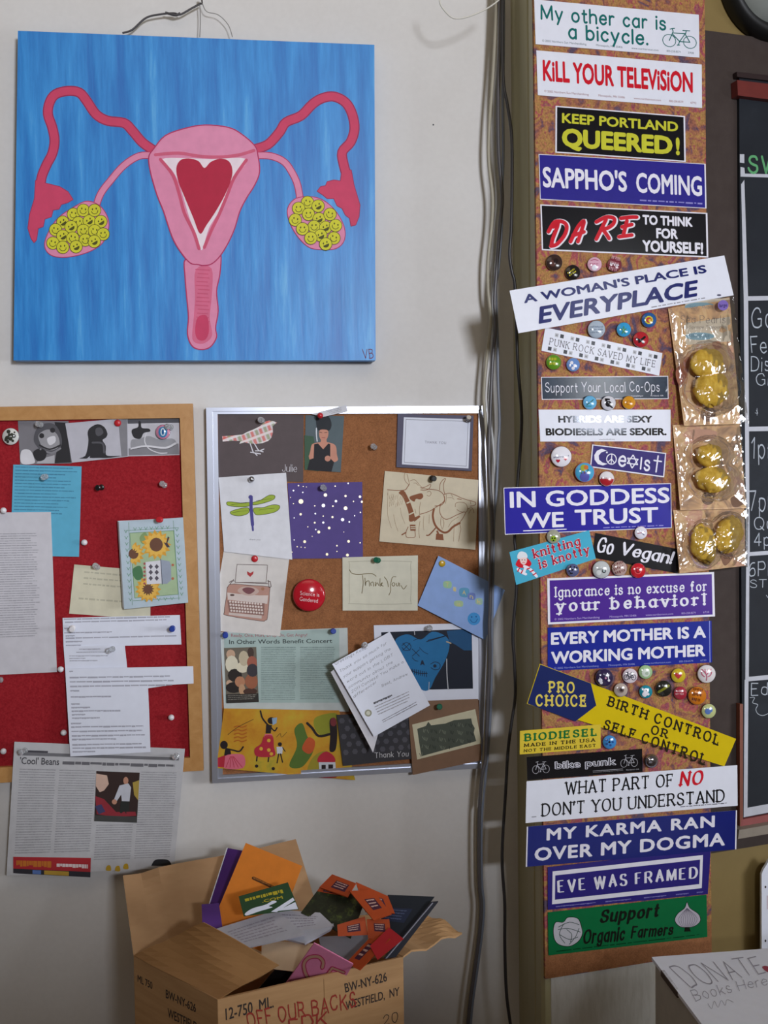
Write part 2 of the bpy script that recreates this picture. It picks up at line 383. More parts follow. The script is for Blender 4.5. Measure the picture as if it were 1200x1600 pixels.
class It:
    """one flat or nearly flat thing (sticker, card, sheet) with what is printed on it"""
    def __init__(s, pl, h, hf=None, lv=.00013):
        s.pl, s.h, s.hf, s.lv = pl, h, hf, lv
        s.V, s.F, s.MI, s.mats = [], [], [], []; s.fmax = 14; s.n = 0
    def mi(s, m):
        if m not in s.mats: s.mats.append(m)
        return s.mats.index(m)
    def p(s, x, y, lvl=0):
        return s.pl.at(x, y, s.h + (s.hf(x, y) if s.hf else 0) + lvl * s.lv)
    def put(s, V2, Fc, mat, lvl=1):
        if s.hf: V2, Fc = s.fine(V2, Fc)
        k = len(s.V); s.V.extend(s.p(v[0], v[1], lvl + (v[2] if len(v) > 2 else 0)) for v in V2); i = s.mi(mat)
        for f in Fc: s.F.append(tuple(a + k for a in f)); s.MI.append(i)
    def fine(s, V2, Fc, mx=None):
        """split faces so that they follow a curved sheet"""
        mx = s.fmax; V = [v if len(v) > 2 else (v[0], v[1], 0) for v in V2]; out = []; todo = []
        for f in Fc: todo += [(f[0], f[i], f[i + 1]) for i in range(1, len(f) - 1)]
        while todo:
            a, b, c = todo.pop(); d_ = lambda i, j: math.hypot(V[i][0] - V[j][0], V[i][1] - V[j][1]); e = [(d_(a, b), a, b, c), (d_(b, c), b, c, a), (d_(c, a), c, a, b)]
            l, p, q, r = max(e)
            if l <= mx: out.append((a, b, c)); continue
            V.append(tuple((V[p][t] + V[q][t]) / 2 for t in (0, 1, 2))); m = len(V) - 1; todo += [(p, m, r), (m, q, r)]
        return V, out
    def slab(s, q, mat, n=1, th=.0004, nv=None):
        """solid sheet over a pixel quad (top left, top right, bottom right, bottom left)"""
        s.q = q; s.map = quadmap(q); nv = nv or n; i = s.mi(mat); k = len(s.V); N = (n + 1) * (nv + 1)
        g = [s.map(a / n, b / nv) for b in range(nv + 1) for a in range(n + 1)]
        fr = [s.p(*c) for c in g]
        s.V.extend(fr); s.V.extend(v - s.pl.n * th for v in fr)
        def add(f): s.F.append(f); s.MI.append(i)
        for b in range(nv):
            for a in range(n):
                j = k + b * (n + 1) + a
                add((j, j + n + 1, j + n + 2, j + 1)); add((j + N, j + 1 + N, j + n + 2 + N, j + n + 1 + N))
        for a in range(n):
            j = k + a; add((j, j + 1, j + 1 + N, j + N)); j = k + nv * (n + 1) + a; add((j + 1, j, j + N, j + 1 + N))
        for b in range(nv):
            j = k + b * (n + 1); add((j + n + 1, j, j + N, j + n + 1 + N)); j += n; add((j, j + n + 1, j + n + 1 + N, j + N))
        return s
    def slabpoly(s, pts, mat, th=.0004):
        k = len(s.V); n = len(pts); fr = [s.p(*c) for c in pts]; i = s.mi(mat)
        s.V.extend(fr); s.V.extend(v - s.pl.n * th for v in fr)
        for t in tessellate_polygon([[Vector((a, b, 0)) for a, b in pts]]):
            s.F.append(tuple(k + a for a in t)); s.MI.append(i); s.F.append(tuple(k + n + a for a in reversed(t))); s.MI.append(i)
        for a in range(n):
            b = (a + 1) % n; s.F.append((k + a, k + b, k + n + b, k + n + a)); s.MI.append(i)
        return s
    def poly(s, pts, mat, lvl=1):
        tr = tessellate_polygon([[Vector((a, b, 0)) for a, b in pts]])
        s.n += 1; s.put(pts, [tuple(t) for t in tr], mat, lvl + s.n * .006)
    def disc(s, x, y, rx, mat, lvl=1, ry=None, n=16): s.put([(x, y)] + ring(x, y, rx, ry or rx, n), [(0, 1 + i, 1 + (i + 1) % n) for i in range(n)], mat, lvl)
    def line(s, pts, wd, mat, lvl=1, closed=False, smooth=True, n=4):
        P = sm(pts, closed, n) if smooth and len(pts) > 2 else pts
        V, Fc = ribbon(P, lambda a: wd, closed, True, corner=not smooth); s.n += 1; s.put(V, Fc, mat, lvl + s.n * .006)
    def uv(s, *a): return [s.map(a[i], a[i + 1]) for i in range(0, len(a), 2)]
    def text(s, tx, u0, u1, vc, vb, mat, lvl=1, m=None):
        """tx: result of st() or bf(); caps span vc..vb, the line spans u0..u1"""
        V, Fc, W, cap = tx; m = m or s.map
        P = [m(u0 + (u1 - u0) * v[0] / W, vb + (vc - vb) * v[1] / cap) + (v[2],) for v in V]
        s.put(P, Fc, mat, lvl)
    def rect(s, u0, v0, u1, v1, mat, lvl=1, m=None):
        m = m or s.map; s.put([m(u0, v0), m(u1, v0), m(u1, v1), m(u0, v1)], [(0, 3, 2, 1)], mat, lvl)
    def border(s, a, b, wu, wv, mat, lvl=1, u1=None, v1=None):
        u1 = 1 - a if u1 is None else u1; v1 = 1 - b if v1 is None else v1
        s.rect(a, b, u1, b + wv, mat, lvl); s.rect(a, v1 - wv, u1, v1, mat, lvl); s.rect(a, b + wv, a + wu, v1 - wv, mat, lvl); s.rect(u1 - wu, b + wv, u1, v1 - wv, mat, lvl)
    def rows(s, u0, u1, v0, v1, n, mat, lvl=1, fill=.42, m=None, ragged=.15, dens=.86, seed=1):
        """lines of print too small to read: word-long dashes"""
        rr = random.Random(seed); pitch = (v1 - v0) / n
        for i in range(n):
            v = v0 + pitch * i; u = u0; end = u1 - (u1 - u0) * rr.uniform(0, ragged)
            while u < end:
                l = (u1 - u0) * rr.uniform(.03, .12); e = min(u + l, end)
                s.rect(u, v, e, v + pitch * fill * rr.uniform(.7, 1.1), mat, lvl, m); u = e + (u1 - u0) * max(.006, (1 - dens) * .11)
                if e >= end: break
    def build(s, name, label=None, cat=None, group=None, parent=None, kind=None, smooth=False):
        o = mesh_obj(name, s.V, s.F, s.mats, s.MI, parent, smooth)
        return tag(o, label, cat, group, kind)
def lathe(pl, px, py, h, prof, segs=22, tilt=(0, 0), scale=1.0):
    c = pl.at(px, py, h); n = (pl.n + pl.u * tilt[0] + pl.v * tilt[1]).normalized()
    u = pl.v.cross(n).normalized(); v = n.cross(u)
    V = []; Fc = []
    for (r, hh) in prof:
        for i in range(segs):
            a = 2 * math.pi * i / segs; V.append(c + (u * math.cos(a) + v * math.sin(a)) * r * scale + n * hh * scale)
    for j in range(len(prof) - 1):
        for i in range(segs):
            a, b = j * segs + i, j * segs + (i + 1) % segs; Fc.append((a, b, b + segs, a + segs))
    Fc.append(tuple(reversed(range(segs)))); k = (len(prof) - 1) * segs; Fc.append(tuple(range(k, k + segs)))
    return V, Fc, c
def tube3(P, r, segs=8, n=5):
    pts = []
    N = len(P)
    for i in range(N - 1):
        a, b, c, d = P[max(i - 1, 0)], P[i], P[i + 1], P[min(i + 2, N - 1)]
        for k in range(n):
            t = k / n; pts.append(.5 * (2 * b + (c - a) * t + (2 * a - 5 * b + 4 * c - d) * t * t + (3 * b - a - 3 * c + d) * t ** 3))
    pts.append(P[-1]); V = []; Fc = []
    for i, p in enumerate(pts):
        d = (pts[min(i + 1, len(pts) - 1)] - pts[max(i - 1, 0)]).normalized()
        a = d.cross(Vector((0, 1, 0.01))).normalized(); b = d.cross(a)
        for j in range(segs): V.append(p + (a * math.cos(6.2832 * j / segs) + b * math.sin(6.2832 * j / segs)) * r)
        if i:
            for j in range(segs): k = (i - 1) * segs; Fc.append((k + j, k + (j + 1) % segs, k + segs + (j + 1) % segs, k + segs + j))
    Fc.append(tuple(range(segs))); k = len(V) - segs; Fc.append(tuple(reversed(range(k, k + segs))))
    return V, Fc
def prism(plan, z0, z1):
    n = len(plan); V = [(x, y, z0) for x, y in plan] + [(x, y, z1) for x, y in plan]
    Fc = [(i, (i + 1) % n, n + (i + 1) % n, n + i) for i in range(n)] + [tuple(reversed(range(n))), tuple(range(n, 2 * n))]
    return V, Fc
def box3(x0, y0, z0, x1, y1, z1): return prism([(x0, y0), (x1, y0), (x1, y1), (x0, y1)], z0, z1)
def barpoly(pl, quad, h0, h1):
    """solid bar over a pixel quad between two heights above a plane"""
    a = [pl.at(x, y, h1) for x, y in quad]; b = [v - pl.n * (h1 - h0) for v in a]
    return a + b, [(0, 3, 2, 1), (4, 5, 6, 7)] + [(i, (i + 1) % 4, 4 + (i + 1) % 4, 4 + i) for i in range(4)]
# ------------------------------------------------------------------ setting
WALL = ramp_mat('wall_paint', [(.3, 'd6d3d0'), (.7, 'dcdad8')], nscale=6, bump=.05, rough=.75, fine=.015, fines=120)
OLIVE = ramp_mat('olive_paint', [(.3, 'b2ac84'), (.7, 'bcb692')], scale=(6, 6, 1), nscale=5, bump=.05, rough=.42, spec=.5)
YELLOW = ramp_mat('yellow_paint', [(.3, '7d693e'), (.7, '877346')], nscale=8, bump=.06, rough=.6)
def struct(name, vf, m):
    o = mesh_obj(name, vf[0], vf[1], m); o['kind'] = 'structure'; return o
struct('wall_left', box3(-1.7, 0, 0, CX + .06, .12, 2.75), WALL)
struct('floor', box3(-1.7, -5.2, -.08, 3.2, .12, 0), ramp_mat('floor_boards', [(.3, '6a4f38'), (.7, '7d6047')], scale=(14, 1, 1), nscale=3, rough=.5))
struct('light_blocking_wall', box3(-2.4, -2.75, 0, 2.2, -2.62, 1.71), WALL)                # unseen low wall, added to keep window light off the lower walls
q1 = PQ + PD * PW; q2 = q1 - PN * .09
struct('pillar', prism([(CX, .03), (CX, -.098), (CX + .003, -.101), (CX + .003, -.106), (CX - .001, -.11), (CX - .004, -.125), (CX - .003, -.146), (PQ.x + .001, PQ.y), (q1.x, q1.y), (q2.x, q2.y), (q2.x, .03)], 0, 2.75), OLIVE)
r0 = PQ - PN * .034 + PD * (PW - .03); r1 = r0 + PD * 1.3; r2 = r1 - PN * .1; r3 = r0 - PN * .1
struct('wall_right', prism([(r0.x, r0.y), (r1.x, r1.y), (r2.x, r2.y), (r3.x, r3.y)], 0, 2.75), YELLOW)
BROWN = ramp_mat('brown_paint', [(.3, '3f3633'), (.7, '463d3a')], nscale=40, bump=.1, rough=.8, spec=.12)
struct('trim_1', barpoly(RW, [(1085, 45), (1290, 72), (1290, 1304), (1085, 1338)], 0, .007), BROWN)
struct('trim_2', barpoly(PP, [(861, 1528), (1110, 1486), (1114, 1710), (863, 1750)], 0, .002), ramp_mat('chipped_white_paint', [(.35, 'c9c7c0'), (.6, 'd6d5d0')], scale=(20, 20, 4), nscale=5, rough=.6))

def cork(name, stops, **k): return ramp_mat(name, stops, **k)
CORKP = ramp_mat('printed_cork', [(.0, '453c4c'), (.36, '57465a'), (.41, '7d4f48'), (.45, '98604a'), (.5, 'a07246'), (.55, 'a27c46'), (.59, 'a0504e'), (.64, '8a4656'), (.72, '9e7c48')], nscale=30, detail=3, rough=.85, bump=.2, fine=.3, fines=380, dist=.8)
CORKL = ramp_mat('plain_cork', [(.3, '8a5a38'), (.7, 'a06a44')], nscale=90, rough=.85, bump=.3, fine=.2, fines=500)
it = It(PP, .0053); it.slab([(833, -60), (1101, -20), (1112, 1488), (852, 1530)], CORKP, th=.005)
it.poly([(852, 1480), (1111.5, 1440), (1112, 1487), (852.5, 1529)], CORKL, .4)
it.build('cork_strip', 'tall narrow cork strip with red and ochre flower print on the pillar, covered in stickers', 'cork board')

# ------------------------------------------------------------------ painting
c = T(0, 0, .51667)
PB = ramp_mat('blue_brushed_paint', [(.28, '1166ba'), (.45, '1c7dcb'), (.6, '3193de'), (.75, '63b4ea')], scale=(26, 26, 2.2), nscale=1.6, detail=8, rough=.42, bump=.25, spec=.5)
pr, prd, pk, pkd, mag = INK('cf4468'), INK('9c2c56'), INK('e08cae'), INK('d2607f'), INK('b53262')
it = It(WP, .03, lv=.0002); it.slab([(28, 48), (585, 70), (587, 563), (21, 563)], PB, th=.022)
lt = c(465, 455, 430, 430, 400, 395, 375, 372, 325, 365, 290, 345, 262, 305, 240, 280, 205, 275, 168, 285, 150, 310, 145, 345, 158, 385, 165, 425, 158, 465, 140, 500, 125, 540, 122, 585)
rt = c(768, 452, 810, 437, 845, 400, 865, 370, 910, 350, 945, 315, 975, 297, 1010, 292, 1045, 310, 1065, 345, 1072, 390, 1060, 430, 1035, 460, 1040, 500, 1050, 535)
for tb in (lt, rt): it.line(tb, 16, prd, 1); it.line(tb, 12.5, pr, 2)
fl = c(108, 545, 140, 555, 180, 565, 205, 580, 220, 603, 205, 612, 185, 618, 178, 632, 160, 635, 155, 655, 135, 662, 130, 685, 115, 690, 110, 725, 103, 733, 95, 722, 85, 690, 90, 650, 105, 600)
fr = c(1035, 510, 1062, 515, 1070, 560, 1088, 620, 1085, 655, 1075, 680, 1062, 683, 1058, 660, 1045, 650, 1035, 630, 1020, 622, 1010, 600, 990, 600, 975, 588, 960, 578, 970, 565, 985, 562, 990, 550, 1010, 545, 1030, 548)
for p_ in (fl, fr): it.line(p_, 2, prd, 1.5, closed=True, smooth=False); it.poly(p_, pr, 2.2)
for p_ in (c(460, 470, 420, 472, 375, 500, 335, 545, 305, 585, 290, 625), c(775, 470, 820, 472, 860, 490, 885, 525, 900, 560, 908, 605)):
    it.line(p_, 11.5, mag, 1.2); it.line(p_, 9, pk, 2.4)
for p_ in (c(225, 625, 265, 608, 305, 625, 328, 665, 325, 705, 305, 740, 260, 765, 200, 778, 155, 772, 135, 745, 145, 705, 175, 660), c(895, 600, 945, 595, 985, 610, 1020, 645, 1042, 690, 1040, 730, 1015, 752, 975, 755, 935, 748, 900, 715, 875, 670, 870, 630)):
    q = sm(p_, True); it.poly(q, pk, 3); it.line(q, 1.2, mag, 3.2, closed=True, smooth=False)
yl, yo = INK('d3d032'), INK('4d4c12')
ys = c(190, 672, 222, 648, 237, 674, 270, 668, 252, 636, 286, 636, 305, 670, 168, 695, 252, 697, 215, 686, 286, 698, 312, 708, 190, 714, 220, 720, 258, 726, 285, 730, 160, 735, 190, 748, 230, 746,
       930, 612, 903, 630, 962, 623, 893, 665, 933, 648, 965, 662, 998, 648, 950, 685, 985, 688, 1015, 682, 915, 692, 970, 712, 1010, 720, 940, 720, 985, 738)
for k, (x, y) in enumerate(ys):
    l = 4 + k * .12; it.disc(x, y, 10.4, yo, l); it.disc(x, y, 9.5, yl, l + .04)
    a = math.radians((k * 47) % 70 - 35); ca, sa = math.cos(a), math.sin(a); f_ = lambda X, Y: (x + X * ca - Y * sa, y + X * sa + Y * ca)
    for e in (-3, 3): it.disc(*f_(e, -2.2), 1.1, yo, l + .07, ry=1.7, n=8)
    mo = [f_(5 * math.cos(t), 1 + 4.6 * math.sin(t)) for t in [math.pi * j / 8 for j in range(9)]]
    if k % 3 == 0: it.poly(mo, yo, l + .07)
    else: it.line(mo, 1, yo, l + .07, smooth=False)
body = sm(c(465, 450, 500, 410, 560, 388, 620, 378, 690, 385, 730, 405, 770, 440, 780, 470, 785, 520, 770, 560, 745, 600, 725, 640, 710, 690, 690, 735, 665, 775, 640, 798, 615, 803, 600, 800, 575, 795, 545, 760, 520, 715, 495, 640, 475, 590, 455, 520, 450, 475), True, 4)
cv = sm(c(560, 785, 600, 800, 620, 803, 650, 785, 668, 770, 665, 830, 655, 880, 660, 940, 652, 990, 655, 1020, 635, 1050, 605, 1057, 580, 1045, 567, 1010, 570, 960, 565, 900, 560, 840), True, 4)
it.poly(cv, pk, 3); it.line(cv, 1.8, mag, 3.3, closed=True, smooth=False)
it.poly(sm(c(592, 815, 640, 812, 640, 900, 634, 960, 642, 1010, 628, 1032, 605, 1040, 582, 1025, 586, 960, 590, 900), True, 4), INK('d86a8c'), 3.6)
for k in range(14): y = 815 + k * 12; it.line(c(592 + (k * 7) % 9, y, 634 - (k * 5) % 8, y + 2), 1.6, INK('cd5478'), 4, smooth=False)
it.poly(sm(c(598, 960, 625, 955, 632, 1000, 620, 1028, 598, 1026, 590, 1000), True, 4), INK('cb3f66'), 4)
it.poly(body, pk, 4.4); it.line(body, 1.8, mag, 4.7, closed=True, smooth=False)
it.poly(sm(c(472, 462, 500, 415, 560, 393, 620, 384, 690, 391, 730, 410, 765, 445, 725, 466, 660, 472, 600, 470, 540, 462), True, 4), INK('e190b2'), 5)
it.line(c(470, 468, 540, 463, 600, 472, 660, 475, 720, 469, 768, 455), 5, pkd, 5.3)
it.poly(sm(c(490, 481, 560, 478, 640, 481, 745, 480, 720, 525, 690, 575, 662, 640, 632, 690, 614, 750, 606, 752, 595, 712, 575, 665, 555, 600, 540, 550, 518, 512), True, 4), INK('f0dfe8'), 5.2)
it.line(c(485, 482, 523, 530, 543, 590, 558, 645, 585, 700, 602, 752), 5, INK('cf5474'), 5.7); it.line(c(745, 484, 708, 538, 687, 590, 662, 650, 640, 695, 618, 748), 5, INK('cf5474'), 5.7)
it.poly(sm(c(618, 508, 600, 487, 570, 479, 545, 485, 533, 510, 540, 550, 560, 600, 585, 660, 605, 707, 625, 680, 652, 640, 680, 590, 700, 540, 702, 508, 690, 486, 665, 480, 637, 490), True, 4), INK('b51f40'), 6.2)
it.text(st('VB', .9, jit=.4), 0, 1, 0, 1, INK('7a2233'), 2, quadmap(c(1095, 1058, 1128, 1054, 1130, 1082, 1098, 1086)))
it.build('painting', 'large square blue painting of a pink uterus with a red heart and smiling yellow faces', 'painting')

def cable(name, pts, pl, h, r, mat, label, group=None, cat='cable'):
    P = [pl.at(x, y, h[min(i, len(h) - 1)] if isinstance(h, (list, tuple)) else h) for i, (x, y) in enumerate(pts)]
    V, Fc = tube3(P, r); return tag(mesh_obj(name, V, Fc, mat, smooth=True), label, cat, group)
BLK = M('302e30', .4, 0, .5)
wr = empty('picture_wire', WP.at(316, 8, 0), 'twisted dark hanging wire on a nail above the blue painting', 'wire')
V, Fc, _ = lathe(WP, 316, 6, 0, [(.0012, 0), (.0012, .02), (.003, .0205), (.003, .022), (.001, .0225)]); mesh_obj('nail', V, Fc, M('3a3634', .4, .8), parent=wr, smooth=False)
for nm, pp, r in (('wire_strand', c(370, 100, 400, 90, 440, 55, 480, 44, 525, 40, 545, 44, 580, 25, 608, 10), .0016), ('wire_strand', c(500, 38, 530, 46, 545, 40), .002), ('thin_strand', c(604, 12, 606, 60, 604, 112), .0007), ('thin_strand', c(612, 10, 625, 35, 660, 45, 690, 75, 703, 112), .0006)):
    V, Fc = tube3([WP.at(x, y, .016) for x, y in pp], r, 6); mesh_obj(nm, V, Fc, M('4b484a' if r > .001 else '8d8a88', .5, .3), parent=wr, smooth=True)

# ------------------------------------------------------------------ cables along the pillar
d1, d2, d3 = T(600, 0, .2187), T(680, 350, .1875), T(700, 650, .1875)
d4, d5 = T(680, 900, .21875), T(660, 1200, .25)
G = 'cables hanging beside the pillar'
cable('cable', c(1521, -40) + d1(850, 0, 845, 300, 855, 600, 880, 740, 910, 950, 915, 1200, 910, 1600) + d2(620, 250, 640, 400, 665, 520, 680, 950, 690, 1200, 720, 1590) + d3(600, 300, 580, 560, 555, 1000, 562, 1110, 572, 1420) + d4(555, 400, 565, 600, 572, 850, 545, 1050, 520, 1250) + d5(520, 150, 498, 550, 515, 850, 515, 1100, 525, 1400, 550, 1600, 560, 1700), WP, [.05, .05, .05, .055, .06, .075, .08, .085], .0026, BLK, 'thin black cable hanging closest to the sticker covered pillar', G)
lo = d5(375, 30, 355, 300, 355, 700, 368, 850, 360, 1000, 335, 1200, 300, 1450, 285, 1600, 275, 1700)
cable('cable', [(782, -30)] + d1(828, 0, 828, 300, 815, 700, 820, 1100, 845, 1400, 830, 1600) + d2(510, 400, 495, 650, 505, 850, 480, 1100, 465, 1400) + d3(345, 150, 340, 400, 370, 900, 360, 1200, 350, 1590) + d4(385, 350, 390, 600, 375, 900, 360, 1300) + lo, WP, .040, .0030, M('575457', .35, 0, .6), 'thick dark grey cable in the middle of the bundle by the pillar', G)
cable('cable', [(776, -30)] + d1(800, 100, 780, 500, 752, 900, 748, 1150, 775, 1400, 770, 1600) + d2(440, 300, 440, 550, 462, 800, 430, 1100, 405, 1400) + [(757, 640), (762, 700), (765, 800), (766, 900), (764, 1000), (758, 1150), (751, 1250)] + [(x - 3, y) for x, y in lo[1:]], WP, .033, .0028, M('a9a391', .45, 0, .5), 'beige cable bulging furthest out onto the white wall', G)
cable('cable', [(787, -30), (787, 60)] + d1(850, 700, 852, 1100, 842, 1400) + d2(550, 100, 522, 400, 503, 550, 520, 950, 524, 1300) + d3(430, 50, 418, 250, 405, 600, 382, 900, 376, 1300) + [(769, 960), (767, 1100), (760, 1200)] + [(x + 4, y) for x, y in lo[1:]], WP, .027, .0024, M('7e8594', .35, 0, .6), 'slate blue cable twisted against the dark bundle', G)
cable('cable', [(780, -30), (779, 80), (773, 160), (772, 240), (776, 310), (772, 380), (769, 460), (770, 540), (763, 620), (771, 700), (774, 780), (769, 860), (768, 950), (767, 1080), (757, 1190)] + [(x + 1, y) for x, y in lo[1:]], WP, .0215, .0022, M('bfc0c0', .3, 0, .6), 'pale grey cable lying behind the dark one in the bundle', G)
cable('loop_cable', d1(398, -30, 400, 20, 420, 60, 470, 115, 520, 133, 600, 120, 720, 70, 810, 10, 830, -20), WP, .10, .0012, M('d8d6cc', .4), 'thin white wire hanging in a loop at the top of the wall', None, 'wire')
V, Fc, _ = lathe(WP, 677, 195, 0, [(.0014, 0), (.0014, .0004)], 8); tag(mesh_obj('nail_hole', V, Fc, BLK), 'tiny dark nail hole in the white wall', 'nail hole')

# ------------------------------------------------------------------ boards
def frame(pl, o, i, h0, h1, mat, parent, name='frame', lip=None):
    V, Fc, mi = [], [], []
    for k in range(4):
        n = (k + 1) % 4; q = [o[k], o[n], i[n], i[k]]
        a, b = barpoly(pl, q, h0, h1); j = len(V); V += a; Fc += [tuple(x + j for x in f) for f in b]
        if lip:
            mid = lambda A, B, t: (A[0] + (B[0] - A[0]) * t, A[1] + (B[1] - A[1]) * t)
            q = [mid(o[k], i[k], .0), mid(o[n], i[n], .0), mid(o[n], i[n], lip), mid(o[k], i[k], lip)]
            a, b = barpoly(pl, q, h1, h1 + .003); j = len(V); V += a; Fc += [tuple(x + j for x in f) for f in b]
    return mesh_obj(name, V, Fc, mat, parent=parent)
OAK = ramp_mat('oak', [(.3, 'b27f45'), (.7, 'c4935a')], scale=(3, 3, 3), nscale=9, tex='noise', rough=.45, bump=.05, spec=.5, dist=2)
RED = ramp_mat('red_felt', [(.3, '931f28'), (.7, 'a32a31')], nscale=200, rough=.95, bump=.3, spec=.1, fine=.1)
ALU = M('c3c7d4', .32, .75, .6, .02)
lb = empty('pin_board', WP.at(110, 920, 0), 'red felt pin board in an oak frame at the wall\'s edge', 'pin board')
LBH = .009
it = It(WP, LBH); it.slab([(-66, 656), (283, 651), (299, 1186), (-58, 1204)], RED, th=.007); it.build('felt_panel', parent=lb)
frame(WP, [(-85, 637), (301, 630.5), (318, 1204), (-78, 1228)], [(-64, 658), (281, 653), (297, 1184), (-56, 1202)], .002, .017, OAK, lb)
sb = empty('cork_board', WP.at(540, 930, 0), 'cork bulletin board in a silver aluminium frame full of pinned cards', 'cork board')
SBH = .009
it = It(WP, SBH); it.slab([(338, 645), (750, 643), (751, 1188), (346, 1213)], CORKL, th=.007); it.build('cork_panel', parent=sb)
frame(WP, [(322, 637), (760, 634), (760.5, 1200), (331.5, 1224)], [(340, 647), (748, 645.5), (749, 1187), (348, 1211)], .002, .014, ALU, sb, lip=.55)

CLEAR = clear_mat()
PINM = {'clear': CLEAR, 'white': M('e2e0e4', .3, 0, .5), 'black': M('1d1c1e', .3, 0, .5), 'blue': M('223f9c', .3, 0, .5), 'red': M('c0252f', .3, 0, .5), 'green': M('1d6a50', .3, 0, .5), 'yellow': M('c9a21e', .3, 0, .5), 'silver': M('b9bac0', .2, .9, .5)}
PUSH = [(.0005, 0), (.0005, .003), (.0042, .003), (.0047, .004), (.0044, .0052), (.0028, .0065), (.0026, .0115), (.0040, .0140), (.0047, .0152), (.0046, .0166), (.0036, .0174)]
TACK = [(.0006, 0), (.0052, .0004), (.0055, .0011), (.0049, .0020), (.0032, .0028), (.0012, .0031)]
BALL = [(.0006, 0), (.0006, .003)] + [(.0048 * math.sin(math.pi * t / 10), .0072 - .0048 * math.cos(math.pi * t / 10)) for t in range(1, 10)]
PINS = []
def pin(px, py, h, col, label, kind='push', group='pins on the boards', sc=1.0, tilt=None):
    t = tilt or (R0.uniform(-.45, .1), R0.uniform(-.1, .3))
    V, Fc, o = lathe(WP, px, py, h, {'push': PUSH, 'tack': TACK, 'ball': BALL}[kind], 16, (0, 0) if kind == 'tack' else t, sc)
    return tag(mesh_obj({'push': 'push_pin', 'tack': 'thumbtack', 'ball': 'ball_pin'}[kind], V, Fc, PINM[col], smooth=kind == 'ball', origin=o), label, 'pin', group)

# ---- red board
b2, b3 = T(0, 620, .26667), T(0, 940, .2875)
g1, g2, g3, g4, g5 = INK('2b2a2e'), INK('55545a'), INK('85848a'), INK('b4b3b9'), INK('d9d8de')
GR = 'animal photo postcards along the top of the red board'
b5 = T(0, 640, .25833)
it = It(WP, LBH + .0010); it.slab([(28, 657.5), (107, 658), (112, 724), (31.5, 726)], INK('7c7a80'))
it.poly(b5(330, 75, 400, 80, 430, 320, 330, 325, 350, 200), g1, 1); it.poly(sm(b5(215, 130, 250, 90, 320, 85, 360, 130, 375, 200, 350, 245, 290, 270, 240, 240, 205, 190), True), g2, 2)
it.poly(sm(b5(235, 150, 290, 120, 345, 150, 360, 215, 320, 245, 265, 235, 240, 195), True), INK('9b9a9f'), 3); it.disc(*b5(252, 158)[0], 4, g1, 4); it.disc(*b5(318, 125)[0], 4, g1, 4)
it.poly(sm(b5(285, 175, 330, 160, 335, 195, 300, 215), True), g5, 4); it.line(b5(240, 215, 300, 240, 365, 215), 2.4, g1, 4); it.line(b5(245, 240, 310, 262, 365, 235), 3, g3, 4)
it.poly(sm(b5(200, 260, 240, 235, 280, 255, 270, 300, 225, 310), True), g1, 4); it.poly(sm(b5(130, 250, 180, 245, 205, 290, 205, 325, 130, 325), True), g5, 3); it.poly(b5(240, 300, 330, 275, 330, 325, 220, 325), g4, 3)
it.build('postcard', 'grey photo postcard of a round-faced seal pup close up', 'postcard', GR)
it = It(WP, LBH + .0022); it.slab([(101.9, 661.5), (199, 653), (200.5, 713.5), (112.5, 723)], INK('bdbcc6'))
it.poly(b5(715, 62, 768, 55, 772, 280, 735, 285), g3, 1)
it.poly(sm(b5(545, 110, 590, 88, 630, 105, 650, 145, 640, 170, 620, 185, 640, 220, 640, 270, 665, 280, 735, 280, 660, 292, 600, 292, 545, 292, 545, 280, 520, 298, 480, 295, 515, 280, 530, 230, 535, 180, 530, 140), True, 3), g1, 2)
it.poly(sm(b5(580, 115, 610, 110, 625, 140, 600, 160, 580, 150), True), g2, 3); it.line(b5(560, 200, 620, 205, 630, 260), 3, g2, 3); it.line(b5(475, 298, 600, 297, 735, 287), .8, g4, 2.5)
it.build('postcard', 'photo postcard of a dark sea lion sitting upright on pale ground', 'postcard', GR)
it = It(WP, LBH + .0011); it.slab([(197.9, 653.3), (280, 653), (280.5, 711), (200.5, 713)], INK('c9c8d0'))
it.poly(b5(770, 55, 1085, 48, 1085, 80, 772, 85), g2, 1); it.poly(b5(778, 235, 1080, 205, 1085, 270, 778, 278), g3, 1)
it.poly(sm(b5(795, 185, 840, 178, 900, 160, 960, 180, 1040, 175, 1065, 195, 1055, 215, 1000, 230, 880, 215, 800, 240), True), INK('9a9aa0'), 2)
it.line(b5(795, 238, 880, 222, 1000, 232, 1060, 205), 3.4, g5, 3); it.line(b5(795, 243, 880, 228, 1000, 239, 1062, 213), .7, g1, 4)
it.poly(sm(b5(800, 120, 835, 105, 838, 72, 852, 75, 858, 110, 900, 115, 908, 132, 870, 142, 850, 175, 815, 172, 798, 145), True), g1, 3)
it.line(b5(885, 140, 875, 190, 900, 235, 960, 262, 1010, 262), 1.6, g5, 4)
it.build('postcard', 'photo postcard of a small dark animal peeking out of a canvas shoe', 'postcard', GR)
it = It(WP, LBH + .003); it.slab([(20.8, 726), (127.5, 728.8), (123.5, 870), (16, 868)], INK('5fb0d0'))
it.rows(.03, .95, .02, .56, 15, INK('4484a4'), fill=.3, ragged=.35, dens=.97, seed=3)
it.build('paper_note', 'turquoise paper note with handwriting under the seal postcards', 'note')
it = It(WP, LBH + .0045); it.slab([(-40, 801), (79.5, 800), (89, 1050), (-32, 1056)], INK('cfcdd4'))
it.rows(.0, .82, .13, .78, 44, INK('a5a4ac'), fill=.36, ragged=.12, dens=1.2, seed=4)
it.build('letter', 'long white typed letter overlapping the turquoise note', 'letter')
it = It(WP, LBH + .0015); it.slab([(116, 882), (235, 892), (235, 968), (108, 958.7)], INK('d8d3bb'))
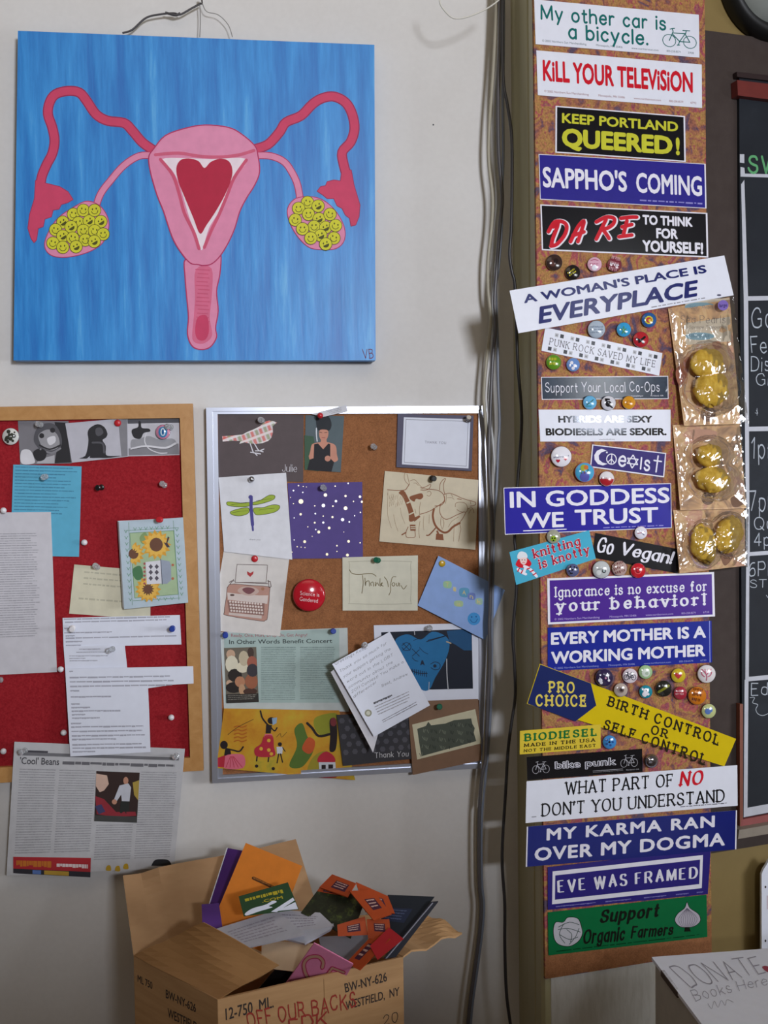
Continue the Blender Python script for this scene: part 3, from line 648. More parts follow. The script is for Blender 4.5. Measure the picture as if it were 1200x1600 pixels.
for v in (.12, .24, .36, .66): it.rows(.14 if v < .5 else .1, .8, v, v + .1, 1, INK('bdb9a3'), 1, .35, None, .3, .8, int(v * 50))
it.build('paper_note', 'cream note card with faint pencil writing half under the sunflower card', 'note')
# sunflower greeting card
s6 = T(0, 780, .25833)
it = It(WP, .0238); it.slab([(185.5, 815), (286, 808.5), (294, 941.5), (194, 952)], INK('b9cad6'), th=.0012)
sp = It(WP, .0188); sp.slab([(183.5, 814), (284, 809), (291, 939), (191.5, 948)], INK('dde3ec'), th=.001)
it.V += sp.V; k0 = len(it.V) - len(sp.V); it.F += [tuple(a + k0 for a in f) for f in sp.F]; it.MI += [it.mi(sp.mats[0])] * len(sp.F)
k0 = len(it.V); a_, b_ = (185.5, 815), (194, 952)
it.V += [WP.at(*a_, .0238), WP.at(*b_, .0238), WP.at(191.5, 948, .0188), WP.at(183.5, 814, .0188)]; it.F.append((k0, k0 + 1, k0 + 2, k0 + 3)); it.MI.append(it.mi(INK('dde3ec')))
k0 = len(it.V); it.V += [WP.at(220, 820, .0175), WP.at(255, 820, .0175), WP.at(255, 850, LBH + .0006), WP.at(220, 850, LBH + .0006)]; it.F.append((k0, k0 + 1, k0 + 2, k0 + 3)); it.MI.append(0)
gl_, gd = INK('a9c09a'), INK('5d8a62')
it.poly(s6(785, 205, 1050, 190, 1078, 575, 815, 598), gl_, 1); it.line(s6(785, 205, 1050, 190, 1078, 575, 815, 598), .7, gd, 1.4, True, False)
it.line(s6(778, 140, 800, 640), .6, gd, 1, False, False); it.line(s6(1048, 130, 1082, 610), .6, gd, 1, False, False); it.line(s6(760, 190, 1080, 172), .6, gd, 1, False, False); it.line(s6(805, 615, 1090, 598), .6, gd, 1, False, False)
for x0, y0, x1, y1, n in ((760, 175, 790, 625, 12), (1068, 165, 1100, 590, 12), (800, 180, 1030, 168, 7), (860, 612, 1060, 598, 5)):
    for k in range(n):
        t = (k + .5) / n; X, Y = x0 + (x1 - x0) * t, y0 + (y1 - y0) * t
        it.line(s6(X - 9, Y - 7, X, Y + 4, X + 9, Y - 7), 1, INK('7fa596'), 1); it.disc(*s6(X, Y + 7)[0], 1.1, INK('7fa596'), 1, n=6)
it.poly(sm(s6(805, 420, 850, 405, 865, 470, 830, 490, 805, 460), True), INK('4d7d54'), 2); it.poly(sm(s6(845, 230, 880, 200, 900, 260, 860, 270), True), INK('87a06b'), 2)
orr, orr2 = INK('dca23a'), INK('e7b955')
for X, Y, r, rc in ((945, 275, 92, 40), (800, 330, 75, 30), (895, 545, 80, 36)):
    for lv_, rr_, n, off, mm in ((2, r, 15, 0, orr), (2.5, r * .82, 13, .25, orr2)):
        for k in range(n):
            a = 6.283 * (k + off) / n; ca, sa = math.cos(a), math.sin(a); wd = r * .17
            if X == 800 and ca < -.1: continue
            it.poly([(X * .25833 + dx * .25833, 780 + (Y + dy) * .25833) for dx, dy in [(ca * rc * .7 - sa * -0, sa * rc * .7), (ca * rr_ * .7 - sa * wd, sa * rr_ * .7 + ca * wd), (ca * rr_, sa * rr_), (ca * rr_ * .7 + sa * wd, sa * rr_ * .7 - ca * wd)]], mm, lv_)
    it.disc(X * .25833 + (2 if X == 800 else 0), 780 + Y * .25833, rc * .25833, INK('6e4a38'), 3, ry=rc * .27)
it.poly(s6(990, 260, 1005, 265, 1015, 225, 1025, 230, 1012, 265, 1028, 290, 1010, 292), INK('4a3c44'), 4)
it.poly(s6(880, 380, 970, 370, 978, 510, 888, 515), INK('dcdbe2'), 4); it.poly(s6(970, 365, 1025, 375, 1035, 400, 1035, 490, 1010, 512, 978, 512), INK('9aa3b4'), 4); it.line(s6(972, 362, 982, 515), .8, INK('4d4c58'), 5, False, False)
for X in (912, 948):
    for Y in (408, 442, 478): it.disc(*s6(X, Y)[0], 3.4, INK('5a5560'), 5, ry=4, n=4)
for Y in range(390, 520, 24): it.disc(*s6(874, Y)[0], 2, INK('a85a58'), 5, n=6)
for Y in (398, 480): it.disc(*s6(1045, Y)[0], 2.2, INK('b96a52'), 5, n=6)
it.build('greeting_card', 'folded greeting card with sunflowers and a little house, standing off the red board', 'card')
# emails
E1 = INK('abacba')
e7 = T(0, 960, .25833)
it = It(WP, LBH + .0035); it.slab([(97.8, 965.5), (281, 961), (283.5, 1007), (99.3, 1011)], PAPER)
for a, b, v in ((.01, .95, .03), (.02, .9, .13), (.01, .06, .34), (.01, .42, .5), (.02, .1, .6), (.02, .98, .68), (.02, .16, .8), (.02, .15, .93)): it.rows(a, b, v, v + .08, 1, E1, fill=.55, ragged=.04, dens=1.1, seed=int(v * 90))
it.build('email_printout', 'wide strip of printed e-mail pinned with the blue pin', 'printout', 'cut e-mail printouts on the red board')
it = It(WP, LBH + .005); it.slab([(99.3, 1009.5), (195, 1008.5), (199, 1046), (102, 1047)], PAPER)
for a, b, v in ((.25, .6, .12), (.2, .75, .25), (.08, .72, .4), (.08, .35, .5), (.08, .55, .6)): it.rows(a, b, v, v + .07, 1, E1, fill=.55, ragged=.04, dens=1.1, seed=int(v * 77))
it.build('email_printout', 'short block of printed e-mail under the wide blue pinned strip', 'printout', 'cut e-mail printouts on the red board')
it = It(WP, LBH + .010, lambda x, y: .006 * max(0, (y - 1044) / 130)); it.slabpoly([(101.8, 1045), (301.9, 1041), (302.5, 1068), (268, 1070), (231.4, 1075.5), (233, 1110), (235.2, 1175), (170, 1179), (109.8, 1182)], PAPER)
mm = quadmap([(101.8, 1044), (301.9, 1041), (308, 1179), (110, 1182)])
for a, b, v in ((.03, .06, .05), (.03, .82, .12), (.03, .86, .17), (.03, .85, .22), (.03, .1, .27), (.03, .35, .34), (.03, .1, .42), (.03, .18, .46), (.03, .42, .5), (.03, .14, .54), (.03, .25, .58), (.02, .1, .64), (.02, .6, .68), (.02, .59, .73), (.02, .6, .78), (.02, .38, .82), (.02, .58, .88), (.02, .6, .92), (.02, .2, .96)):
    it.rows(a, b, v - .02, v + .015, 1, E1, fill=.5, ragged=.04, dens=1.1, seed=int(v * 177), m=mm)
it.build('email_printout', 'e-mail printout cut in a step shape and hanging down to the newspaper', 'printout', 'cut e-mail printouts on the red board')
# newspaper
n8 = T(0, 1150, .25833)
it = It(WP, .0205, lambda x, y: .004 * math.sin((x - 20) / 45) * max(0, (y - 1170) / 200)); it.slab([(22.5, 1159), (289, 1170), (272, 1356), (10, 1368)], INK('c6c6ca'), 10)
it.rect(.03, .075, .97, .1, INK('77777c'), 2); it.rect(.03, .06, .2, .075, INK('4c4b52'), 2.2)
it.text(bf("'Cool' Beans", .01), .04, .27, .11, .165, INK('4b4a50'), 2); it.rows(.29, .95, .135, .165, 1, INK('6d6c72'), 2, .8, ragged=.02, dens=1.2)
IN2 = INK('a5a5ab')
for a, b, c_, d_ in ((.04, .255, .2, .85), (.275, .49, .2, .85), (.515, .735, .63, .92), (.755, .97, .2, .92)): it.rows(a, b, c_, d_, int((d_ - c_) * 52), IN2, 2, .42, ragged=.03, dens=1.1, seed=int(a * 99))
ph = n8(583, 212, 845, 222, 828, 525, 570, 515); pm = quadmap(ph); it.poly(ph, INK('3a2a28'), 3)
it.poly([pm(*z) for z in ((.0, .05), (.25, .08), (.3, .25), (.2, .38), (.1, .42), (.0, .3))], INK('d8b7a6'), 4); it.poly([pm(*z) for z in ((.85, .2), (1, .15), (1, .55), (.9, .45))], INK('b39a4a'), 4)
it.poly([pm(*z) for z in ((.55, .27), (.75, .22), (.82, .3), (.8, .58), (.62, .58), (.6, .45), (.48, .62), (.42, .6))], INK('c9cbd6'), 5); it.disc(*pm(.69, .17), 4, INK('c48f78'), 5, ry=6); it.disc(*pm(.45, .6), 4, INK('c48f78'), 6); it.poly([pm(*z) for z in ((.6, .58), (.8, .58), (.8, .82), (.58, .82))], INK('2e302e'), 5)
it.poly([pm(*z) for z in ((.0, .5), (.2, .55), (.5, .8), (.95, .78), (.98, .86), (.5, .9), (.05, .86))], INK('96313c'), 5); it.poly([pm(*z) for z in ((.0, .7), (.15, .66), (.25, .8), (.1, .86))], INK('44436a'), 6)
it.poly([pm(*z) for z in ((0, .88), (1, .88), (1, 1), (0, 1))], INK('474746'), 6)
ad = quadmap(n8(80, 730, 550, 738, 547, 855, 80, 830)); it.rect(0, 0, 1, .72, INK('b32f37'), 3, ad); it.rect(0, .72, 1, 1, INK('34323a'), 3, ad); it.rows(.04, .5, .22, .56, 1, INK('c9772f'), 4, 1, ad, .05, .9, 4); it.rows(.56, .97, .34, .54, 1, INK('e6d5d6'), 4, 1, ad, .02, .9, 6)
it.rect(.25, .75, .36, .98, INK('5d79b8'), 4, ad); it.rect(.4, .75, .72, .98, INK('b9953c'), 4, ad)
for x_, y_, h_ in ((655, 800, INK('bf9a2e')), (710, 803, INK('bf9a2e')), (760, 790, INK('c7a02c'))): it.poly(sm(n8(x_ - 14, y_ + 12, x_ - 8, y_ - 14, x_ + 12, y_ - 16, x_ + 16, y_ + 14), True), h_, 3)
it.poly(sm(n8(915, 785, 935, 752, 975, 745, 1020, 752, 1040, 785), False), INK('2a2a2e'), 3)
it.build('newspaper_page', 'newspaper page with a small colour photo hanging below the red board', 'newspaper')
# badges and pins on the red board
def badge(name, px, py, r, pl, h, base, label, group, art=None, rim=None, tiltr=None, cat='badge', domeh=.30, gloss=.14):
    """round pin-back button: domed printed face with a rolled rim; art(it, centre, radius) prints on the dome"""
    R = r * pl.mpp(px, py); D = R * domeh; segs = 32
    it = It(pl, h + R * .34, lambda x, y: D * max(0, 1 - ((x - px) ** 2 + (y - py) ** 2) / (r * .96) ** 2), .0003); it.fmax = max(2.2, r * .22)
    rm = it.mi(rim or M('b8b8be', .25, .9, .5)); bm = it.mi(base)
    prof = [(.80, -.34 * R, rm), (.93, -.29 * R, rm), (1.0, -.18 * R, rm), (1.0, -.08 * R, rm), (.96, 0, rm)] + [(.96 * (1 - j / 10), D * (1 - (1 - j / 10) ** 2), bm) for j in range(1, 11)]
    for j, (q, z, mi_) in enumerate(prof):
        for i in range(segs):
            t = 6.28319 * i / segs; it.V.append(pl.at(px + r * q * math.cos(t), py + r * q * math.sin(t), it.h + z))
            if j: k = (j - 1) * segs; it.F.append((k + i, k + segs + i, k + segs + (i + 1) % segs, k + (i + 1) % segs)); it.MI.append(mi_)
    it.F.append(tuple(range(segs))); it.MI.append(rm)
    if art: art(it, px, py - r * .0, r)
    return it.build(name, label, cat, group, smooth=True)
BG = lambda h: M(h, .16, 0, .6, .03)
def blob(n, mat, seed=1, sp=.55, rs=.18):
    def a(it, x, y, r):
        rr = random.Random(seed)
        for k in range(n): it.disc(x + r * rr.uniform(-sp, sp), y + r * rr.uniform(-sp, sp), r * rs * rr.uniform(.5, 1.3), mat, 1 + k * .05, n=8)
    return a
def dashes(n, mat, hgt=.2, wd=.62, rot=0):
    def a(it, x, y, r):
        ca, sa = math.cos(rot), math.sin(rot); P = lambda X, Y: (x + (X * ca - Y * sa) * r, y + (X * sa + Y * ca) * r); H = n * hgt * .75
        it.rows(0, 1, 0, 1, n, mat, 1.2, .62, quadmap([P(-wd, -H), P(wd, -H), P(wd, H), P(-wd, H)]), .1, .3, n)
    return a
def words(lines, mat, hgt=.22, bold=.01, wd=.72, rot=0):
    def a(it, x, y, r):
        n = len(lines); ca, sa = math.cos(rot), math.sin(rot); P = lambda X, Y: (x + (X * ca - Y * sa) * r, y + (X * sa + Y * ca) * r)
        for i, l in enumerate(lines):
            yy = (i - (n - 1) / 2) * hgt * 1.55; w_ = wd if len(l) > 3 else wd * .6
            it.text(bf(l, bold), 0, 1, 0, 1, mat, 1.2, quadmap([P(-w_, yy - hgt / 2), P(w_, yy - hgt / 2), P(w_, yy + hgt / 2), P(-w_, yy + hgt / 2)]))
    return a
badge('button_badge', 16.5, 682, 13.5, WP, LBH + .001, BG('d9dad6'), 'black and white patterned button badge at the red board\'s top corner', 'badges on the red board', blob(16, BG('3d4038'), 3, .6, .2))
def sw(it, x, y, r):
    it.disc(x, y, r * .62, BG('3f86b8'), 1, ry=r * .75); it.disc(x, y, r * .34, BG('cfe0ea'), 1.4, ry=r * .55); it.disc(x, y, r * .16, BG('2a5f98'), 1.8, ry=r * .4)
badge('button_badge', 254.5, 675, 11.5, WP, LBH + .0025, BG('d48aa6'), 'pink and blue swirl button badge pinned over the shoe postcard', 'badges on the red board', sw)
for a in ((9, 797, .0062, 'white', 'white ball pin at the top of the long typed letter', 'ball'), (72.5, 744.5, .0036, 'clear', 'clear push pin holding the turquoise note'), (65, 664, .0028, 'clear', 'clear push pin on the forehead of the seal pup postcard'),
          (184, 661, .0032, 'red', 'flat red thumbtack at the corner of the sea lion postcard', 'tack'), (269, 668, .002, 'clear', 'clear push pin beside the pink swirl badge'), (161, 761, 0, 'black', 'black push pin in bare red felt'), (258, 759, 0, 'clear', 'clear push pin in bare red felt above the sunflower card'),
          (135.5, 847, 0, 'white', 'white pearl pin close beside the turquoise note\'s bottom corner', 'ball'), (153, 886.7, .0025, 'clear', 'clear push pin holding the cream note card'), (251.5, 812, .0158, 'red', 'red push pin on top of the sunflower card'),
          (113.6, 980, .0045, 'white', 'white push pin in the wide e-mail strip'), (269.7, 981, .0045, 'blue', 'blue push pin in the wide e-mail strip'), (178, 1013, .006, 'clear', 'clear push pin in the short e-mail block'), (98, 1046, 0, 'white', 'white push pin half behind the stepped e-mail\'s upper edge', 'ball'),
          (103, 1144, 0, 'white', 'white ball pin beside the stepped e-mail, above the newspaper', 'ball'), (268.8, 1119.7, 0, 'white', 'white ball pin alone in the felt beside the oak stile', 'ball'), (8, 1171.5, 0, 'white', 'white ball pin in the felt left of the newspaper', 'ball'), (41.7, 1171.5, .0125, 'clear', 'clear push pin above the newspaper headline'), (276, 1180, .0125, 'clear', 'clear push pin in the newspaper\'s far top corner'), (3, 1062, 0, 'clear', 'clear push pin below the long typed letter')):
    pin(a[0], a[1], LBH + a[2], *a[3:])

# ---- silver board
s3, s4, s8, sc_, s6b, s7 = T(310, 630, .2), T(310, 620, .39167), T(310, 730, .225), T(580, 720, .175), T(320, 970, .2), T(500, 960, .225)
s5 = T(310, 860, .39167); sl = T(450, 860, .18333)
it = It(WP, SBH + .001); it.slab([(341, 647), (474.5, 648), (473.7, 753), (341.5, 750)], INK('574c4e'))
PLD = plaid_mat()
bird = s3(185, 258, 270, 252, 345, 245, 380, 225, 430, 205, 480, 180, 520, 145, 555, 135, 590, 142, 615, 152, 598, 163, 580, 180, 582, 230, 570, 270, 545, 295, 500, 312, 450, 318, 400, 315, 360, 305, 320, 318, 330, 295, 270, 292, 190, 300)
it.poly(bird, PLD, 1)
bl_ = INK('d8d6de')
for q in ((405, 316, 425, 375, 432, 388), (438, 316, 462, 358, 475, 372), (408, 383, 440, 388, 485, 396), (440, 388, 458, 408), (445, 372, 480, 372, 512, 358), (480, 372, 505, 380)): it.line(s3(*q), 1.6, bl_, 1, False, False)
it.text(st('Julie', .9, .35, nib=10, jit=.1, gap=1.4), 0, 1, 0, 1, bl_, 1, quadmap(s3(655, 478, 770, 481, 770, 536, 655, 532)))
it.build('greeting_card', 'dark brown card with a plaid bird in the cork board\'s corner', 'card', 'cards on the cork board')
it = It(WP, SBH + .0014); it.slab([(477.5, 648.5), (537.8, 650), (532.4, 738), (476, 734)], INK('56646a')); sk = INK('c98d78')
it.poly(s3(828, 250, 900, 260, 940, 530, 830, 520), INK('3c5a45'), 1); it.poly(sm(s3(930, 100, 1010, 100, 1040, 160, 1020, 215, 940, 215, 920, 150), True), INK('22262c'), 2)
it.poly(sm(s3(945, 215, 975, 205, 1012, 215, 1012, 260, 990, 295, 965, 295, 945, 260), True), sk, 3); it.poly(s3(960, 280, 1000, 280, 1005, 320, 950, 320), sk, 3)
it.poly(sm(s3(890, 320, 950, 305, 1010, 305, 1070, 330, 1082, 400, 1085, 450, 1000, 470, 900, 460, 865, 430, 875, 370), True), sk, 2.6); it.poly(s3(905, 320, 935, 315, 975, 360, 1015, 315, 1030, 320, 1030, 430, 1060, 460, 1040, 535, 850, 520, 870, 440, 900, 430), INK('1d1c22'), 3.4); it.disc(*s3(1010, 432)[0], 4.6, sk, 4); it.disc(*s3(880, 415)[0], 3.6, sk, 4)
it.line(s3(922, 195, 922, 245, 928, 298), 1.6, INK('dfe3ea'), 4); it.line(s3(945, 225, 965, 230), .8, INK('3a2420'), 4, False, False); it.line(s3(985, 230, 1005, 228), .8, INK('3a2420'), 4, False, False); it.line(s3(965, 268, 990, 270), 1, INK('a34b4b'), 4, False, False)
it.build('photo_print', 'small colour photo of a person in a black tank top', 'photo')
it = It(WP, .0185); it.slab([(487, 647), (541, 632.5), (543, 642.5), (505, 651.5)], INK('d0d1d8')); it.rows(.4, .85, .2, .9, 3, INK('9a9aa4'), fill=.4)
it.build('paper_slip', 'narrow printed paper slip pinned over the top frame of the cork board', 'paper')
it = It(WP, SBH + .004); it.slab([(621.5, 646.5), (740, 649.5), (737, 736), (619.4, 730)], INK('57546a'), th=.003)
q = [(631, 652), (735, 655), (732, 732), (628, 725.5)]; it.poly(q, PAPER, 1); mq = quadmap(q)
for a, b, c_, d_ in ((.03, .04, .97, .05), (.03, .95, .97, .96), (.03, .05, .036, .95), (.964, .05, .97, .95)): it.rect(a, b, c_, d_, INK('8d8c98'), 2, mq)
it.text(bf('THANK YOU', 0, space=1.2), .33, .65, .475, .53, INK('8d8c98'), 2, mq)
it.build('greeting_card', 'white THANK YOU card with a broad slate border', 'card', 'cards on the cork board')
it = It(WP, SBH + .0026, lambda x, y: .002 * math.sin((x - 340) / 37)); it.slab([(341.5, 746), (447, 738.5), (456.7, 874.5), (350, 861.8)], INK('dedfe6'), 6)
dg, dk = INK('9fb63c'), INK('4b5224')
for w_ in ((205, 240, 290, 248, 355, 246, 350, 270, 280, 275, 205, 265), (380, 245, 430, 230, 490, 195, 530, 198, 520, 225, 450, 250, 385, 262), (350, 285, 300, 285, 225, 308, 235, 330, 290, 338, 345, 320), (385, 285, 450, 280, 510, 262, 560, 265, 560, 290, 520, 315, 420, 332, 390, 320)):
    P = sm(s8(*w_), True); it.poly(P, dg, 1); it.line(P, .8, dk, 2, True, False); m_ = [(sum(p[0] for p in P) / len(P) + dx, sum(p[1] for p in P) / len(P) + dy) for dx, dy in ((-12, 1), (0, -1), (12, -2))]; it.line(m_, .5, dk, 2)
it.line(s8(367, 215, 366, 280, 372, 350, 376, 400), 5, INK('4c4690'), 3); it.line(s8(375, 395, 379, 438), 3, INK('4c4690'), 3, False, False); it.disc(*s8(363, 208)[0], 3.4, INK('4c4690'), 3); it.text(bf('thank you'), 0, 1, 0, 1, INK('77777f'), 1, quadmap(s8(355, 495, 430, 498, 430, 508, 355, 506)))
it.build('greeting_card', 'white card with a green winged purple dragonfly', 'card', 'cards on the cork board')
GOLD = M('f6e6c0', .38, .7, .5, .02); SILV = M('f8f8fa', .38, .7, .5, .02)
it = It(WP, SBH + .0018); it.slab([(449.5, 755), (566, 753), (567, 872), (456, 873)], INK('55458a'))
for X, Y, r in ((882, 193, 13), (712, 238, 18), (868, 266, 13), (955, 236, 9), (1022, 200, 8), (1022, 285, 14), (1122, 205, 9), (1135, 240, 8), (710, 327, 9), (808, 268, 5), (934, 270, 6), (812, 322, 6), (867, 340, 5), (931, 346, 8), (1001, 364, 12), (1048, 380, 6), (808, 385, 7), (867, 384, 8), (908, 422, 10), (836, 450, 11), (815, 433, 5), (760, 414, 4), (738, 517, 11), (1043, 515, 10), (1123, 525, 5), (962, 545, 6), (686, 552, 5), (740, 558, 4), (713, 555, 4), (893, 605, 10), (1035, 610, 11), (962, 585, 4), (660, 162, 6), (695, 128, 5), (728, 134, 4), (725, 175, 5), (750, 137, 3), (950, 132, 5), (1040, 112, 5), (660, 253, 4), (640, 210, 3), (665, 352, 4), (1085, 337, 4), (1077, 238, 5), (1125, 314, 5), (665, 505, 4), (650, 590, 5), (790, 480, 3), (1010, 450, 3)):
    it.disc(*s8(X, Y)[0], r * .21, GOLD if (X + Y) % 3 else SILV, 1, n=10)
it.build('greeting_card', 'square purple card scattered with metallic foil dots', 'card', 'cards on the cork board')
# cows
it = It(WP, SBH + .003); it.slab([(601.4, 735.8), (747.5, 750), (742.8, 859), (592.6, 846)], INK('d8ccb2'), th=.001); cb, cl_ = INK('8b5230'), INK('9c7a5c')
it.poly(sm(sc_(245, 285, 290, 265, 330, 330, 360, 400, 385, 480, 390, 530, 340, 540, 335, 470, 310, 390, 280, 320), True, 3), cb, 1); it.poly(sm(sc_(345, 320, 400, 300, 450, 290, 465, 320, 440, 345, 400, 340, 385, 365, 350, 345), True, 3), cb, 1)
it.poly(sc_(380, 510, 430, 485, 440, 500, 385, 545), cb, 1.2); it.poly(sc_(345, 570, 395, 570, 398, 625, 350, 625), cb, 1.2); it.line(sc_(355, 588, 392, 588), 1.6, INK('d8ccb2'), 2, False, False); it.line(sc_(355, 605, 392, 605), 1.4, INK('d8ccb2'), 2, False, False)
it.line(sc_(320, 378, 355, 362), 2, INK('d8ccb2'), 2, False, False); it.line(sc_(340, 480, 380, 460), 2, INK('d8ccb2'), 2, False, False)
it.line(sc_(560, 430, 550, 490, 565, 560, 600, 610, 650, 640, 690, 630, 730, 590, 790, 555), 3.2, cb, 1.4); it.line(sc_(575, 600, 520, 660, 495, 665), 2, cb, 1.4); it.poly(sc_(580, 650, 640, 655, 648, 710, 575, 705), cb, 1.4); it.line(sc_(590, 630, 610, 680), 3, cb, 1.4, False, False)
for q, w_ in (((300, 110, 295, 150, 310, 190, 340, 210, 330, 160, 320, 120), .8), ((340, 210, 320, 240, 300, 260, 230, 265, 145, 258), 1.1), ((345, 180, 390, 170, 430, 215, 450, 235), .7), ((440, 240, 480, 235, 530, 210, 520, 245, 480, 265, 440, 260), .9), ((450, 250, 540, 255, 610, 270, 650, 310, 650, 360, 600, 400, 540, 440, 480, 465, 430, 478), 1), ((500, 280, 520, 270, 535, 290, 520, 315, 498, 308), .8), ((440, 370, 430, 430, 432, 478), .7), ((420, 220, 400, 200, 380, 200), .7), ((650, 310, 655, 360, 625, 395, 570, 405), 1.2),
              ((610, 260, 615, 210, 640, 170, 665, 160, 645, 210, 650, 270, 660, 300), .9), ((650, 300, 700, 290, 760, 310, 800, 330, 860, 350, 930, 370, 925, 395, 885, 405), .9), ((885, 360, 890, 385), .7), ((670, 300, 670, 340, 665, 380), .7), ((620, 390, 610, 440, 625, 490, 660, 520, 700, 515, 760, 485, 830, 455), 1), ((750, 410, 755, 380, 790, 370, 840, 380, 860, 420, 850, 455, 800, 455, 765, 435), .8), ((845, 460, 820, 510, 790, 550), .9), ((640, 520, 650, 560, 640, 600), .8), ((625, 500, 620, 560, 630, 600, 640, 610), .7), ((790, 560, 800, 610, 790, 660, 780, 720), .8), ((740, 560, 735, 720), .6), ((435, 540, 425, 620, 432, 690), .7), ((330, 590, 310, 640, 315, 680, 350, 685, 390, 680, 392, 640, 385, 610), 1), ((310, 640, 275, 660), 2), ((150, 290, 145, 420, 150, 500, 180, 600), .5), ((200, 300, 190, 350), .5), ((170, 330, 165, 380), .5), ((240, 340, 235, 400), .5), ((260, 420, 270, 480, 300, 560), .5), ((200, 480, 215, 560, 240, 630), .5), ((470, 490, 465, 560, 470, 620), .5), ((520, 480, 515, 560), .5), ((690, 590, 720, 540, 780, 500), .6), ((860, 430, 900, 420, 918, 465), .8), ((870, 470, 895, 430), .6), ((390, 430, 400, 470), .6), ((680, 330, 720, 330, 740, 345), .6), ((770, 340, 805, 345), 1.1), ((715, 300, 730, 325), .6), ((280, 300, 300, 330), .6)):
    it.line(sc_(*q), w_, cl_ if w_ < .9 else cb, 1)
for k in range(16): x_ = 150 + (k * 37) % 130; y_ = 270 + (k * 53) % 110; it.line(sc_(x_, y_, x_ - 6, y_ + 38), .45, cl_, 1, False, False)
it.build('greeting_card', 'cream card with a brown line drawing of two horned cows', 'card', 'cards on the cork board')
# typewriter
it = It(WP, SBH + .0012); it.slab([(350, 858), (452.5, 868), (437.3, 994), (329.6, 985)], INK('d9d4d0')); tb, tk = INK('b98e80'), INK('5c4540')
it.line(s8(268, 675, 480, 680, 470, 800, 255, 800), .8, tk, 1, True, False); it.poly(s8(337, 722, 360, 735, 384, 722, 380, 742, 360, 762, 340, 745), INK('b23a3c'), 1)
P = sm(s8(215, 815, 350, 820, 485, 830, 495, 860, 480, 1040, 465, 1062, 430, 1068, 200, 1030, 180, 1005, 195, 900), True, 3); it.poly(P, tb, 1); it.line(P, .8, tk, 1.4, True, False)
it.poly(s8(200, 870, 280, 880, 420, 890, 485, 890, 478, 950, 205, 920), INK('d6c8c2'), 2); it.poly(sm(s8(272, 860, 300, 832, 350, 828, 400, 840, 420, 865, 380, 890, 320, 888), True), INK('c5aaa0'), 2.4); it.poly(sm(s8(305, 850, 330, 835, 370, 838, 392, 855, 360, 880, 330, 875), True), INK('7b4b50'), 3)
it.poly(s8(200, 925, 460, 945, 455, 1030, 215, 1005), INK('8d6a62'), 2.6); it.poly(s8(212, 1010, 440, 1030, 438, 1052, 210, 1025), INK('cfc0ba'), 2.6)
for r_ in range(4):
    for k in range(12): it.disc(*s8(220 + k * 19.5 + r_ * 3, 933 + r_ * 21 + k * 1.6)[0], 1.75, INK('e0d2cb'), 3.4, n=8)
for q in ((215, 800, 230, 790, 250, 790), (220, 812, 245, 780), (480, 790, 500, 795), (485, 785, 490, 835, 505, 830, 500, 800), (255, 800, 480, 808)): it.line(s8(*q), 1, tk, 2, False, False)
it.disc(*s8(447, 845)[0], 2.6, INK('a9785c'), 3); it.disc(*s8(235, 888)[0], 3.6, tk, 3, ry=1.6)
it.build('greeting_card', 'off white card with a pink typewriter and a small red heart', 'card', 'cards on the cork board')
def sg(it, x, y, r):
    wm = BG('eecfd4')
    it.text(bf('Science is'), 0, 1, 0, 1, wm, 1.3, quadmap([(x - 14, y - 7), (x + 16, y - 3.5), (x + 16, y + 2.5), (x - 14, y - .5)])); it.text(bf('Gendered'), 0, 1, 0, 1, wm, 1.3, quadmap([(x - 14.5, y + 2), (x + 14, y + 5.5), (x + 13.5, y + 12), (x - 15, y + 8.5)]))
badge('button_badge', 483, 930, 25.5, WP, SBH + .006, BG('bf1c2c'), 'large red button badge reading Science is Gendered', None, sg, BG('a81626'), domeh=.22)
it = It(WP, SBH + .0035); it.slab([(535, 871), (653, 867.8), (652.6, 954), (535.5, 954)], INK('d8d5c2'), th=.001)
rr4 = lambda x0, y0, x1, y1, r: [(x0 + r, y0), (x1 - r, y0), (x1, y0 + r), (x1, y1 - r), (x1 - r, y1), (x0 + r, y1), (x0, y1 - r), (x0, y0 + r)]
it.line([(sl(X, Y)[0]) for X, Y in rr4(525, 95, 1045, 455, 35)], .8, INK('b4b09c'), 1, True, True, 4)
GD2 = M('b3a57c', .18, .9, .5, .02)
for q in ((525, 165, 545, 195, 600, 205, 660, 200, 720, 200, 750, 220), (635, 215, 640, 280, 630, 365), (655, 235, 660, 300, 665, 270, 690, 260, 695, 305), (710, 300, 705, 280, 725, 270, 730, 305), (745, 270, 745, 305, 760, 275, 775, 300), (785, 240, 785, 305, 805, 275, 790, 290, 812, 305), (820, 225, 845, 260, 855, 310), (920, 225, 890, 230, 875, 290, 875, 345, 860, 380), (895, 275, 885, 290, 900, 305, 912, 285, 900, 275), (925, 280, 925, 300, 940, 300, 942, 275), (950, 280, 952, 305), (965, 300, 985, 330, 1010, 300)): it.line(sl(*q), 1.1, GD2, 1)
it.build('greeting_card', 'pale green-grey card with embossed border and gold Thank You script', 'card', 'cards on the cork board')
it = It(WP, SBH + .0045, lambda x, y: .010 * max(0, (x - 652) / 137)); it.slab([(685, 868.4), (789, 922), (758, 1000), (652.5, 946)], INK('90aee4'), 4)
